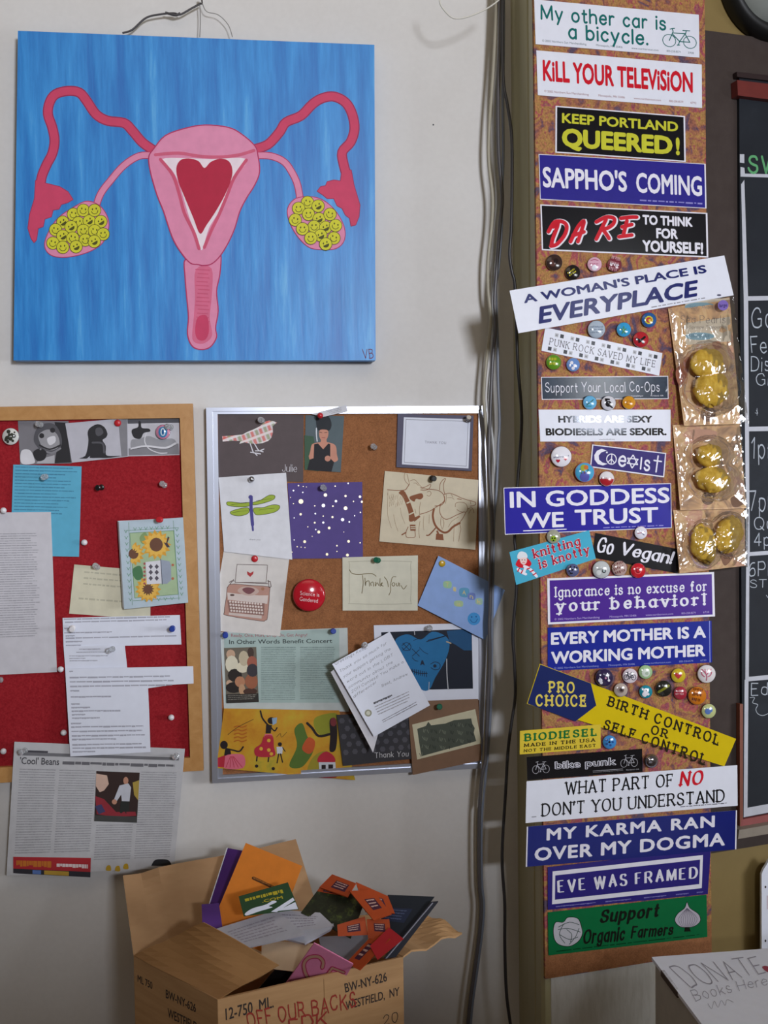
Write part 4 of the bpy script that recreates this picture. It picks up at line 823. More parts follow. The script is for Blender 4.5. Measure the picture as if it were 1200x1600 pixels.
for X, Y, w_, h_, cc, ch in ((680, 1105, 70, 65, '9fc7a0', 'T'), (745, 1145, 30, 40, 'a9bfdc', 'i'), (830, 1175, 85, 85, '5f9fc4', 'A'), (895, 1210, 65, 65, '7286c8', 'n'), (962, 1255, 60, 60, '9fc0b0', 'k'), (780, 1275, 75, 55, 'a9c49a', 'us')):
    it.poly(sm(sc_(X - w_ / 2, Y - h_ / 3, X, Y - h_ / 2, X + w_ / 2, Y - h_ / 3, X + w_ / 2.2, Y + h_ / 2.2, X - w_ / 2.4, Y + h_ / 2.6), True), INK(cc), 1); it.text(st(ch, 1.6), 0, 1, 0, 1, INK('d9c98a'), 2, quadmap(sc_(X - 15, Y - 20, X + 15, Y - 12, X + 15, Y + 22, X - 15, Y + 14)))
it.disc(740.5, 967, 10, INK('3f96d8'), 1); it.disc(737, 964, 1.3, INK('1f5a98'), 2, n=8); it.disc(744, 963.5, 1.3, INK('1f5a98'), 2, n=8); it.line([(734.5, 968), (738, 972), (743, 972), (746, 967)], 1, INK('1f5a98'), 2)
it.build('greeting_card', 'light blue card with letter blocks and a blue smiley sticking out behind the cables', 'card', 'cards on the cork board')
# concert flyer
it = It(WP, SBH + .0009); it.slab([(344, 988), (543, 981), (545, 1112), (350, 1107)], INK('c3cac8'), 2); it.poly(s6b(150, 100, 1050, 62, 1055, 640, 160, 640), INK('a9bdb9'), 1)
it.text(bf('Ready, One, Hurt, Drop On, Get Angry!', .0), 0, 1, 0, 1, INK('a8555f'), 2, quadmap(s6b(205, 100, 800, 98, 800, 122, 205, 126))); it.text(bf('In Other Words Benefit Concert', .006), 0, 1, 0, 1, INK('2e3636'), 2, quadmap(s6b(190, 146, 995, 138, 995, 172, 190, 182)))
for q, sd in (((440, 205, 715, 205, 712, 625, 440, 625), 4), ((745, 205, 1020, 205, 1022, 620, 745, 620), 5)): it.rows(0, 1, 0, 1, 30, INK('7f918e'), 2, .4, quadmap(s6b(*q)), .06, 1.1, sd)
pq = s6b(150, 212, 402, 205, 422, 635, 168, 645); it.poly(pq, INK('6f675a'), 2); pm = quadmap(pq)
for u, v, a, b, cc in ((.2, .12, .14, .09, 'c9a78c'), (.22, .3, .2, .16, 'ddd6bf'), (.6, .2, .16, .14, 'c4b79c'), (.82, .1, .1, .1, '4a3b34'), (.85, .28, .16, .12, 'a3604e'), (.55, .36, .2, .1, 'e1d9c0'), (.3, .5, .22, .12, '2c2622'), (.85, .42, .18, .12, '3d3a40'), (.45, .62, .16, .1, 'b98363'), (.8, .62, .2, .14, '9e6247'), (.25, .72, .25, .1, '2a2320'), (.12, .64, .1, .06, 'c9a78c'), (.5, .76, .1, .1, 'c29a78'), (.75, .8, .22, .06, '4c332a')):
    it.poly([pm(max(0, min(1, u + a * math.cos(t))), max(0, min(1, v + b * math.sin(t)))) for t in [6.28 * k / 12 for k in range(12)]], INK(cc), 3 + u * .5)
it.poly([pm(0, .84), pm(1, .84), pm(1, 1), pm(0, 1)], INK('33302c'), 4); it.rows(.05, .95, .86, .96, 3, INK('8a857c'), 5, .4, pm)
it.build('flyer', 'pale teal flyer headed In Other Words Benefit Concert', 'flyer')
# folk art strip
FOLK = ramp_mat('folk_ground', [(.3, 'b8741e'), (.48, 'c89228'), (.6, 'c4a430'), (.72, '909436')], nscale=14, rough=.5, bump=0)
it = It(WP, SBH + .0052, lambda x, y: .0012 * math.sin((x - 338) / 40)); it.slab([(350, 1107), (530, 1110), (555, 1219), (338, 1200)], FOLK, 8)
k_, rd, pkk, gn, wh = INK('241a1c'), INK('b3283a'), INK('d76a80'), INK('55702c'), INK('c9ccd6')
it.poly(sm(s6b(700, 850, 760, 800, 800, 900, 850, 1000, 800, 1100, 740, 1150, 660, 1130, 720, 980), True), gn, 1); it.poly(sm(s6b(860, 760, 1000, 720, 1040, 760, 960, 900, 870, 860), True), INK('8d8f2a'), 1); it.poly(sm(s6b(850, 1060, 960, 1020, 1000, 1150, 880, 1200, 800, 1180), True), INK('9a8c2c'), 1)
it.poly(sm(s6b(760, 1000, 790, 930, 820, 910, 860, 940, 850, 1010, 810, 1040), True), INK('c0542a'), 2)
it.line(s6b(435, 705, 450, 760, 490, 810, 510, 820), 2.6, k_, 2); it.disc(*s6b(520, 780)[0], 6, k_, 2, ry=5.5); it.poly(s6b(525, 760, 565, 755, 560, 800, 530, 815), INK('8fa9c4'), 3); it.poly(s6b(480, 810, 525, 815, 515, 880, 475, 880), k_, 2.4); it.line(s6b(515, 830, 545, 860, 565, 835), 2, k_, 2.6)
it.poly(s6b(470, 885, 525, 885, 530, 910, 465, 910), pkk, 3); it.poly(sm(s6b(465, 900, 530, 900, 540, 980, 550, 1050, 480, 1065, 400, 1055, 390, 1000, 440, 960), True), rd, 3); 
for a, b in ((500, 935), (440, 1000), (500, 1010), (520, 1040)): it.disc(*s6b(a, b)[0], 2.8, INK('d9a83a'), 4)
it.line(s6b(410, 1050, 405, 1095), 2, k_, 2); it.line(s6b(500, 1060, 495, 1100), 2, k_, 2); it.disc(*s6b(587, 965)[0], 3.2, k_, 3); it.poly(s6b(560, 985, 610, 985, 605, 1040, 565, 1040), wh, 3); it.line(s6b(578, 1040, 565, 1110), 1.8, k_, 3); it.line(s6b(592, 1040, 608, 1105), 1.8, k_, 3); it.line(s6b(608, 990, 628, 1020), 1.4, k_, 3)
it.disc(*s6b(150, 970)[0], 6, k_, 3, ry=6.5); it.line(s6b(170, 1000, 220, 1010, 270, 1020, 300, 985), 2.4, k_, 3); it.poly(s6b(160, 1000, 200, 1010, 210, 1060, 150, 1060), k_, 2.6); it.poly(s6b(90, 1075, 160, 1050, 150, 1145, 92, 1140), rd, 3); it.poly(sm(s6b(150, 1060, 250, 1040, 310, 1060, 300, 1150, 150, 1150), True, 3), pkk, 2.8)
for k in range(5): it.line(s6b(200 + k * 6, 1060, 165 + k * 32, 1145), .8, rd, 3.4, False, False)
it.line(s6b(800, 800, 840, 840, 890, 900, 980, 885), 4, k_, 3); it.poly(sm(s6b(975, 780, 1010, 760, 1030, 800, 1035, 900, 1020, 1010, 975, 1015, 980, 900), True), k_, 3); it.disc(*s6b(1005, 790)[0], 5, INK('7a2f35'), 3.6, ry=7); it.poly(sm(s6b(890, 1060, 950, 1020, 1010, 1060, 1010, 1110, 890, 1110), True, 3), rd, 3.4)
it.poly(s6b(890, 1105, 1020, 1105, 1025, 1190, 895, 1190), wh, 3.6); it.poly(s6b(912, 1125, 945, 1125, 945, 1170, 912, 1170), k_, 4); it.poly(s6b(965, 1122, 1002, 1122, 1002, 1168, 965, 1168), k_, 4); it.poly(sm(s6b(890, 1200, 960, 1185, 1020, 1190, 1025, 1225, 890, 1225), True, 3), INK('8d2c34'), 4)
for a, b in ((405, 1135), (535, 1155)): it.disc(*s6b(a, b)[0], 2.6, k_, 3)
for k in range(5): it.line(s6b(230, 830 + k * 28, 260, 822 + k * 28, 290, 832 + k * 28, 325, 820 + k * 28), 2, INK('b3641c'), 2)
it.line(s6b(180, 890, 260, 830, 380, 770), .7, k_, 2); it.line(s6b(560, 910, 590, 880, 600, 910, 640, 870), .8, INK('6d5420'), 2)
it.build('art_print', 'yellow and red folk art strip of dancing figures along the lower frame', 'print')
HEX = INK('3a393e')
it = It(WP, SBH + .0080); it.slab([(526, 1117), (644, 1112), (650, 1185), (536, 1197)], HEX, 4)
for r_ in range(5):
    for k in range(8):
        p_ = it.map(.06 + k * .125 + (.06 if r_ % 2 else 0), .12 + r_ * .155)
        if p_[0] < 646: it.disc(p_[0], p_[1], 4.6, INK('55545c'), 1, n=6)
it.text(st('Thank You', 1.1, .7, jit=.25, slant=.15), 0, 1, 0, 1, INK('d9d8dc'), 2, quadmap(s7(378, 960, 616, 949, 616, 984, 385, 996)))
it.build('greeting_card', 'dark charcoal card with honeycomb pattern and handwritten Thank You', 'card', 'cards on the cork board')
it = It(WP, SBH + .0095, lambda x, y: .002 * max(0, (y - 1100) / 100)); it.slab([(637, 1096), (747, 1092), (752, 1188), (645, 1211)], INK('84654e'), 2)
it.poly(s7(640, 765, 1078, 658, 1122, 895, 675, 1008), INK('cfc9ac'), 1); it.poly(s7(675, 795, 735, 775, 752, 745, 772, 770, 870, 758, 930, 735, 1050, 722, 1058, 760, 1075, 790, 1068, 820, 1085, 880, 960, 915, 830, 950, 705, 985, 690, 900), INK('4d5348'), 2)
for k in range(70):
    x_ = 690 + (k * 61) % 370; y_ = 965 - (x_ - 690) * .24 - (k * 37) % 165; it.line(s7(x_, y_, x_ + 12 - (k * 13) % 24, y_ + 22), .7, INK('7f8574' if k % 2 else '2c312b'), 3, False, False)
it.build('greeting_card', 'brown kraft card with a dark green engraving on cream paper', 'card', 'cards on the cork board')
it = It(WP, SBH + .0022); it.slab([(584, 977), (751, 973.5), (751.5, 1093.5), (588, 1096)], PAPER); it.poly([(595.6, 988), (737, 982.5), (739, 1076), (600, 1079)], INK('151c2c'), 1)
it.poly(sm(s7(520, 190, 560, 150, 620, 140, 700, 175, 780, 120, 870, 150, 900, 210, 870, 320, 800, 440, 760, 520, 700, 520, 600, 420, 540, 300), True, 4), INK('1f6ea4'), 2); it.poly(s7(880, 115, 1050, 100, 1055, 250, 1000, 250, 940, 210, 900, 190), INK('174f7c'), 2)
nv = INK('12233c')
for q, w_ in (((570, 215, 600, 195, 630, 215, 625, 245, 590, 250, 570, 230), 1), ((575, 200, 625, 250), .9), ((625, 200, 575, 250), .9), ((640, 240, 690, 290), 1), ((690, 245, 640, 290), 1), ((650, 180, 680, 170), .8), ((768, 345, 800, 330, 832, 345, 830, 375, 800, 385, 770, 370), 1), ((640, 300, 660, 320, 680, 325), .9), ((750, 180, 870, 150, 740, 190), 1.2), ((690, 230, 720, 260, 750, 275), .8)): it.line(s7(*q), w_, nv, 3)
it.disc(*s7(798, 358)[0], 2.6, nv, 3); it.poly(s7(695, 355, 705, 320, 715, 318, 728, 355, 712, 345), nv, 3); it.line(s7(630, 385, 660, 400, 700, 410, 745, 410), 1.4, nv, 3)
for k in range(8): it.line(s7(640 + k * 14, 378 + k * 3, 642 + k * 14, 412 + k * 3), 1.1, nv, 3, False, False)
it.line(s7(880, 310, 882, 420, 890, 520), 1.5, INK('b9bcc4'), 3); it.line(s7(758, 470, 755, 525), 1, INK('b9bcc4'), 3); it.line(s7(655, 115, 658, 140), 1.2, INK('b9bcc4'), 3); it.line(s7(880, 190, 908, 200), 2, INK('b9a890'), 3)
it.build('art_print', 'blue heart-shaped skull print with a white margin behind the white handwritten note', 'print')
# folded handwritten note: front leaf stands off the board, back leaf behind it
fh = lambda x, y: .016 + .030 * max(0, min(1, ((609 - x) * .86 + (y - 987) * .5) / 130))
it = It(WP, SBH, fh); it.slab([(519, 1037.6), (609, 987), (672, 1102), (584.4, 1151)], PAPER, 6)
bk = It(WP, SBH, lambda x, y: fh(x, y) - .009); bk.slab([(516.8, 1050), (556, 1019), (591, 1146), (583, 1176)], INK('e0dfe6'), 3)
k0 = len(it.V); it.V += bk.V; it.F += [tuple(a + k0 for a in f) for f in bk.F]; it.MI += [it.mi(bk.mats[0])] * len(bk.F)
ip = INK('50505a')
for l, q in (('Greetings Katie,', (105, 352, 330, 235)), ('Thank you so much for', (140, 405, 465, 205)), ('your support getting the', (165, 440, 490, 245)), ('word out in the LGBT', (190, 475, 510, 285)), ('community about the', (200, 515, 505, 338)), ('2011 Contest! You make a', (220, 545, 580, 335)), ('difference!', (235, 580, 390, 478)), ('Best, Andrew', (430, 505, 610, 420))):
    a, b, c_, d_ = q; it.text(st(l, .8, jit=.6, slant=.1), 0, 1, 0, 1, ip, 1, quadmap(s7(a - 5, b - 17, c_ - 5, d_ - 17, c_, d_, a, b)))
it.disc(*s7(335, 685)[0], 5.6, INK('9a9a86'), 1); it.disc(*s7(335, 685)[0], 3.2, INK('cfcfc0'), 2)
it.rows(0, 1, 0, 1, 1, INK('55555e'), 1, .8, quadmap(s7(370, 612, 500, 556, 505, 572, 375, 628)), .02, 1.2); it.rows(0, 1, 0, 1, 4, INK('a5a4ae'), 1, .35, quadmap(s7(378, 640, 625, 530, 650, 600, 410, 710)), .25, 1.1); it.rows(0, 1, 0, 1, 2, INK('8a8993'), 1, .4, quadmap(s7(430, 735, 670, 605, 680, 635, 440, 760)), .02, 1.2)
it.build('letter', 'white folded note with handwriting, tilted and standing off the cork board', 'letter')
for a in ((410, 657, .001, 'clear', 'clear push pin beside the plaid bird\'s head'), (500, 651, .0105, 'red', 'round red pin holding the narrow printed paper slip', 'ball'), (586, 699.5, 0, 'clear', 'clear push pin alone in the bare cork'), (732, 657, .0045, 'silver', 'silver push pin in the slate bordered card', 'push'), (393.4, 749, .004, 'silver', 'silver push pin holding the dragonfly card', 'ball'),
          (674, 747, .0035, 'black', 'black push pin holding the cow card'), (507, 764, .0022, 'clear', 'clear push pin in the purple dotted card'), (398, 873, .0016, 'red', 'flat red thumbtack on the typewriter card', 'tack'), (592, 875.8, .004, 'green', 'dark green push pin in the Thank You script card'), (690.7, 880.5, .0075, 'yellow', 'yellow thumbtack in the light blue card', 'tack'),
          (352, 991, .0014, 'blue', 'blue push pin at the concert flyer\'s corner under the typewriter card'), (520.7, 986, .0014, 'blue', 'blue push pin at the end of the concert flyer headline'), (671, 980.6, .0028, 'clear', 'clear push pin on top of the blue skull print'), (568.5, 1009, .0262, 'clear', 'clear push pin through the tilted handwritten note'), (686.8, 1103.6, .0085, 'green', 'bright green push pin in the kraft card')):
    pin(a[0], a[1], SBH + a[2], *a[3:])
# ------------------------------------------------------------------ bumper stickers on the cork strip
SG = 'bumper stickers on the pillar'
a1, a2, a3, a4 = T(740, 0, .38333), T(740, 380, .38333), T(740, 620, .38333), T(740, 880, .38333)
a5, a6 = T(740, 1120, .38333), T(740, 1280, .38333)
SH = .0063
def sticker(q, col, h=0, hf=None): 
    it = It(PP, SH + h, hf, .0003 if hf else .00013); it.slab(q, col, 50 if hf else 1, .0005, 3 if hf else 1); return it
def lbl(s): return 'bumper sticker reading ' + s
def foot(it, v, mat, h=.05, c='6730'):
    for s_, a, b in (('\u00a9 2002 Northern Sun Merchandising', .04, .31), ('Minneapolis, MN 55406', .37, .53), ('www.northernsun.com', .585, .75), ('800-258-8579', .80, .885), (c, .93, .965)):
        it.text(bf(s_), a, b, v - h, v, mat)
def bike(it, P, w, mat, lvl=2):
    """line drawing of a bicycle; P maps unit coordinates (0..1, y down) to pixels"""
    for cx in (.2, .8): it.line([P(cx + .19 * math.cos(6.283 * i / 14), .68 + .31 * math.sin(6.283 * i / 14)) for i in range(14)], w, mat, lvl, True, False)
    for q in (((.2, .68), (.32, .2)), ((.3, .28), (.68, .26)), ((.3, .34), (.5, .68)), ((.5, .68), (.68, .24)), ((.5, .68), (.8, .68)), ((.8, .68), (.67, .3)), ((.32, .2), (.29, .06)), ((.29, .06), (.36, .04)), ((.29, .06), (.23, .1)), ((.68, .26), (.7, .12)), ((.6, .11), (.8, .1)), ((.5, .68), (.46, .86)), ((.43, .87), (.5, .86))):
        it.line([P(*p) for p in q], w * 1.25, mat, lvl, False, False)
TEAL = VINK('1d6a66'); WHT = VINK('e2e0ea'); NAVY = VINK('131b62')
it = sticker([(834.7, -1), (1091.9, 23), (1093, 90), (837, 69)], VWHITE)
it.text(st('My other car is', 1.65, cw=1.0, gap=1.5), .035, .80, .12, .42, TEAL); it.text(st('a bicycle.', 1.65, gap=1.5), .20, .69, .49, .80, TEAL)
bike(it, lambda x, y: it.map(.775 + x * .21, .35 + y * .46), 1.1, TEAL); foot(it, .93, VINK('5f6f78'), .05, '3708')
it.build('bumper_sticker', lbl('My other car is a bicycle, topmost on the pillar'), 'sticker', SG)
RD = VINK('c81e2e')
it = sticker([(838.1, 78.6), (1096.5, 100.8), (1097, 168.7), (840.4, 148.7)], VWHITE)
it.text(bf('KiLL YOUR TELEViSiON', .032), .035, .945, .17, .67, RD); foot(it, .92, VINK('9a6a70'), .05, '6792')
it.build('bumper_sticker', lbl('KILL YOUR TELEVISION in red on white'), 'sticker', SG)
BK = VINK('17161a'); YG = VINK('c3c23a')
it = sticker([(868, 165.2), (1070.4, 181.3), (1071.6, 253), (867.6, 238.4)], WHT); it.rect(.012, .025, .988, .975, BK, .6)
it.text(bf('KEEP PORTLAND', .03), .05, .945, .13, .355, YG); it.text(bf('QUEERED', .045), .05, .90, .44, .865, YG); it.text(bf('!', .045), .925, .955, .46, .865, YG)
it.build('bumper_sticker', lbl('KEEP PORTLAND QUEERED in yellow on black'), 'sticker', SG)
PUR = VINK('2f2a86')
it = sticker([(841.6, 240.7), (1102.6, 256), (1104, 325.8), (843.9, 311.6)], WHT); it.rect(.004, .012, .992, .985, PUR, .6)
it.text(bf("SAPPHO'S", .026), .02, .525, .25, .725, WHT); it.text(bf('COMING', .026), .58, .975, .26, .73, WHT); it.rows(.6, .975, .88, .92, 1, VINK('8f8cc6'), 1, .8, None, 0, .8)
it.build('bumper_sticker', lbl("SAPPHO'S COMING in white on violet"), 'sticker', SG)
it = sticker([(844.3, 319.3), (1105.3, 332.7), (1106.8, 402.5), (846.6, 391)], WHT); it.rect(.008, .025, .99, .97, BK, .6)
dare = [((325, 925, 345, 912, 322, 975, 318, 1000), (305, 945, 330, 905, 365, 905, 380, 925, 370, 960, 340, 995, 315, 1003)), ((395, 985, 425, 925, 450, 900, 440, 940, 425, 985), (405, 960, 450, 945)),
        ((500, 975, 540, 895), (500, 905, 540, 885, 572, 890, 570, 912, 545, 930, 520, 932), (525, 932, 545, 960, 552, 972)), ((610, 960, 625, 900), (600, 890, 640, 885, 665, 885), (605, 925, 645, 915), (592, 965, 645, 958))]
for mt, o_, wd, lv_ in ((WHT, 1.2, 8.6, 1), (RD, 0, 6.0, 2)):
    for L_ in dare:
        for s_ in L_: it.line([(x + o_, y + o_ * .5) for x, y in a1(*s_)], wd, mt, lv_)
for t_, a, b, v0, v1 in (('TO THINK', .61, .91, .1, .33), ('FOR', .69, .82, .38, .62), ('YOURSELF!', .605, .97, .66, .93)): it.text(bf(t_, .04), a, b, v0, v1, WHT)
it.build('bumper_sticker', lbl('DARE TO THINK FOR YOURSELF on black'), 'sticker', SG)
# (the tilted one is built after the smaller things that it covers)
it = sticker([(852, 511.5), (1035, 551.7), (1030, 587), (846, 548)], VWHITE, .0004)
gk = VINK('5d5b64'); it.text(st('PUNK ROCK SAVED MY LIFE', 1.5, .7, serif=1.0, jit=.15, gap=3), .05, .955, .40, .68, gk)
for k in range(7):
    for row, v in ((0, .14), (1, .76)):
        u = (.09 if row == 0 else .05) + k * .133
        for j, dx in enumerate((0, .045)):
            dark = (j == 1) if row == 0 else (j == 0)
            it.rect(u + dx, v, u + dx + .03, v + .16, VINK('2b2d38' if dark else 'b5b5bb'))
            if not dark: it.rect(u + dx + .006, v + .05, u + dx + .022, v + .12, VINK('85858c'), 2)
it.build('bumper_sticker', lbl('PUNK ROCK SAVED MY LIFE between rows of squares'), 'sticker', SG)
SLATE = ramp_mat('slate_print', [(.35, '1d2634'), (.6, '2e3a4b')], nscale=40, rough=.14, bump=0, spec=.5)
it = sticker([(845.4, 589), (1044, 587.4), (1044.7, 623.4), (846.6, 624.6)], WHT); it.rect(.006, .03, .994, .97, SLATE, .6)
it.text(st('Support Your Local Co-Ops', .95, jit=.28, gap=2.2), .03, .93, .26, .67, WHT); it.text(bf('www.microcosmpublishing.com'), .68, .8, .82, .88, WHT); it.text(bf('Portland, OR'), .86, .96, .82, .88, WHT)
it.build('bumper_sticker', lbl('Support Your Local Co-Ops in chalk letters on slate'), 'sticker', SG)
CHR = M('8f929c', .07, 1, .5, .02)
it = sticker([(841.6, 640), (1047.8, 640), (1047.8, 689.4), (844.3, 690)], VWHITE)
it.text(bf('HYBRIDS ARE SEXY', .04), .145, .86, .18, .41, CHR); it.text(bf('BIODIESELS ARE SEXIER.', .04), .045, .97, .57, .81, CHR); it.text(bf('www.biodiesels.org'), .45, .57, .91, .95, gk)
it.build('bumper_sticker', lbl('HYBRIDS ARE SEXY in mirror letters on white'), 'sticker', SG)
it = sticker([(925.5, 694.4), (1041, 707.8), (1037.8, 746), (922, 730)], WHT, .0004); it.rect(.015, .04, .985, .95, VINK('33286e'), .6)
U = lambda *a: it.uv(*[a[i] for i in range(len(a))])
it.poly(U(.2, .19, .13, .14, .07, .25, .04, .45, .05, .65, .1, .82, .17, .85, .23, .75, .16, .73, .11, .62, .1, .45, .13, .3), WHT); it.disc(*it.map(.205, .27), 1.6, WHT, 1, n=5)
it.line([it.map(.275 + .065 * math.cos(6.283 * i / 16), .53 + .22 * math.sin(6.283 * i / 16)) for i in range(16)], 1.5, WHT, 1, True, False)
for q in ((.275, .32, .275, .74), (.275, .52, .23, .68), (.275, .52, .32, .68)): it.line(it.uv(*q), 1.4, WHT, 1, False, False)
it.text(st('e', 1.5), .365, .475, .15, .76, WHT)
for q in ((.56, .24, .63, .62, .49, .62), (.56, .8, .49, .4, .63, .4)): it.line(it.uv(*q), 1.7, WHT, 1, True, False)
it.text(st('I', 1.6), .665, .685, .32, .78, WHT); it.text(st('s', 1.5), .715, .80, .2, .80, WHT)
it.line(it.uv(.895, .16, .885, .82), 2.2, WHT, 1, False, False); it.line(it.uv(.845, .36, .945, .37), 2.2, WHT, 1, False, False)
it.build('bumper_sticker', lbl('Coexist spelled with faith symbols on purple'), 'sticker', SG)
it = sticker([(786.8, 762), (1048.6, 755), (1049.7, 825), (789, 835.4)], WHT); it.rect(.004, .015, .996, .985, VINK('2c2794'), .6)
it.text(bf('IN GODDESS', .022), .035, .99, .07, .435, WHT); it.text(bf('WE', .022), .105, .355, .535, .885, WHT); it.text(bf('TRUST', .022), .42, .92, .5, .86, WHT); it.rect(.11, .925, .37, .945, WHT); it.rows(.59, .95, .925, .95, 1, VINK('8a86cc'), 1, .8, None, 0, .8)
it.build('bumper_sticker', lbl('IN GODDESS WE TRUST in white on violet blue'), 'sticker', SG)
it = sticker([(796, 862.6), (920.6, 828.5), (931, 873), (806.7, 914)], VINK('48a7c4'), .0003); kr = VINK('a92038')
for mt, wd, lv_ in ((VINK('e6c6cc'), 3.4, 1), (kr, 2.1, 2)):
    it.text(st('knitting', wd, wd * .55, serif=.9, gap=2.4, rnd=True), .265, .87, .12, .38, mt, lv_); it.text(st('is knotty', wd, wd * .55, serif=.9, gap=2.4), .31, .955, .475, .745, mt, lv_)
k9 = T(790, 815, .225)
it.poly(sm(k9(85, 265, 110, 235, 145, 250, 178, 285, 170, 310, 140, 320, 100, 320, 70, 300), True), RD, 1); it.poly(sm(k9(82, 235, 95, 212, 120, 208, 145, 222, 150, 250, 115, 258, 85, 258), True), VINK('d8dce0'), 2); it.poly(sm(k9(102, 255, 145, 252, 145, 285, 125, 300, 105, 285), True), VINK('e3c9c4'), 2.5)
it.disc(*k9(115, 266)[0], .9, BK, 3.2, n=6); it.disc(*k9(133, 266)[0], .9, BK, 3.2, n=6); it.line(k9(117, 285, 132, 284), .9, RD, 3.2, False, False)
for q, m_ in (((130, 310, 170, 330, 215, 380), WHT), ((85, 330, 110, 350, 140, 365), WHT), ((140, 315, 130, 345), WHT)): it.line(k9(*q), 4.2, m_, 3)
for q in ((150, 330, 170, 322), (172, 348, 192, 338), (192, 370, 212, 358), (95, 325, 85, 345), (118, 340, 108, 358)): it.line(k9(*q), 1.8, RD, 3.5, False, False)
it.build('bumper_sticker', lbl('knitting is knotty on turquoise with a girl'), 'sticker', SG)
it = sticker([(930.5, 832.7), (1062, 858.4), (1059, 896), (925.5, 871)], BK, .0002)
for mt, wd, lv_ in ((WHT, 1.9, 1),):
    it.text(st('Go', 2.5, 1.0, nib=10, slant=.25, gap=1.0), .04, .235, .14, .72, mt, lv_); it.text(st('Vegan!', 2.3, 1.0, nib=10, slant=.25, gap=.6), .335, .95, .18, .64, mt, lv_)
it.build('bumper_sticker', lbl('Go Vegan! in white script on black'), 'sticker', SG)
it = sticker([(855, 903.8), (1115.7, 893.8), (1117.2, 963.2), (856.2, 975.8)], WHT); it.rect(.014, .045, .986, .955, VINK('4c2a8c'), .6)
it.text(st('Ignorance is no excuse for', 2.0, 1.1, serif=1.3, gap=2.4), .04, .955, .20, .41, WHT); it.text(st('your behavior!', 2.4, 1.3, serif=1.5, gap=3.6), .04, .955, .48, .72, WHT); foot(it, .915, VINK('b9a8d8'), .045)
it.build('bumper_sticker', lbl('Ignorance is no excuse for your behavior'), 'sticker', SG)
it = sticker([(855.8, 980.8), (1111.8, 970), (1112.6, 1035), (855.8, 1048.7)], VINK('1f2a8e')); 
it.text(bf('EVERY MOTHER IS A', .035), .02, .965, .10, .40, WHT); it.text(bf('WORKING MOTHER', .035), .02, .96, .54, .84, WHT); foot(it, .96, VINK('8f98d0'), .045); it.rect(.985, .0, .99, 1, VINK('8f9ae0'))
it.build('bumper_sticker', lbl('EVERY MOTHER IS A WORKING MOTHER on blue'), 'sticker', SG)
YE = VINK('d2b714'); NB = VINK('1f2a5e'); dkb = VINK('2a2417')
it = sticker([(843.5, 1037), (1150.2, 1154.5), (1131.8, 1197.4), (823.2, 1099.6)], YE, .001); it.poly(a4(272, 413, 478, 490, 500, 580, 415, 645, 220, 572), NB, 1)
YT = VINK('d9c65a')
it.text(st('PRO', 2.4, 1.7, serif=1.3, gap=3.2), 0, 1, 0, 1, YT, 2, quadmap(a4(303, 484, 412, 487, 412, 527, 303, 525))); it.text(st('CHOICE', 2.4, 1.7, serif=1.3, gap=3.2), 0, 1, 0, 1, YT, 2, quadmap(a4(252, 538, 460, 540, 460, 582, 252, 580)))
for s_, q in (('BIRTH CONTROL', (550, 542, 1007, 704, 998, 742, 540, 577)), ('OR', (728, 660, 800, 684, 793, 715, 720, 692)), ('SELF CONTROL', (537, 638, 952, 783, 943, 822, 527, 672))):
    it.text(st(s_, 2.3, 1.6, serif=1.4, gap=3.4), 0, 1, 0, 1, dkb, 1, quadmap(a4(*q)))
it.build('bumper_sticker', lbl('PRO CHOICE BIRTH CONTROL OR SELF CONTROL, tilted'), 'sticker', SG)
it = sticker([(812.5, 1142), (938.6, 1131.8), (938.6, 1169.4), (812, 1179)], VINK('d5bb3c'), .0021)
it.text(st('BIODIESEL', 2.7, 1.6, serif=1.3, gap=3.2), .045, .955, .16, .44, VINK('1c6a34')); it.text(st('MADE IN THE USA', 2.2, 1.5, serif=1.3, gap=3.2), .045, .94, .56, .69, dkb); it.text(st('NOT THE MIDDLE EAST', 2.2, 1.5, serif=1.3, gap=3.2), .045, .94, .80, .91, dkb)
it.build('bumper_sticker', lbl('BIODIESEL MADE IN THE USA, small and yellow'), 'sticker', SG)
it = sticker([(823, 1183), (1003.4, 1170), (1004, 1206), (824, 1219)], VINK('141316')); gw = VINK('a9a8ae')
it.text(bf('bike punk', .045), .24, .775, .26, .62, WHT, 1); it.text(bf('bike punk', .005), .247, .768, .28, .61, VINK('5a595f'), 2)
for x0 in (.045, .81): bike(it, (lambda x0: lambda x, y: it.map(x0 + x * .15, .2 + y * .55))(x0), .65, gw)
it.rect(.57, .8, .83, .82, gw); it.text(bf('www.microcosmpublishing.com'), .57, .83, .84, .88, gw); it.text(bf('Portland, OR'), .86, .97, .84, .89, gw)
it.build('bumper_sticker', lbl('bike punk between two bicycles on black'), 'sticker', SG)
it = sticker([(822.8, 1220.8), (1152, 1195.5), (1152.5, 1258.8), (821.3, 1286)], VWHITE, .0026)
it.text(st('WHAT PART OF', 1.8, .8, serif=1.1, gap=1.9), .18, .695, .10, .39, BK); it.text(st('NO', 2.6, 1.2, serif=.9, gap=2, slant=.2), .72, .84, .08, .39, RD); it.text(st("DON'T YOU UNDERSTAND", 1.8, .8, serif=1.1, gap=1.7), .07, .94, .58, .865, BK); it.rows(.73, .95, .905, .94, 1, gk, 1, .6, None, .02); it.rect(.028, .86, .05, .875, gk)
it.build('bumper_sticker', lbl("WHAT PART OF NO DON'T YOU UNDERSTAND"), 'sticker', SG)
it = sticker([(823.2, 1291.7), (1151.7, 1266), (1150.5, 1327), (821.6, 1354.6)], WHT, .0011); it.rect(.006, .0, .994, 1, VINK('1b2470'), .6)
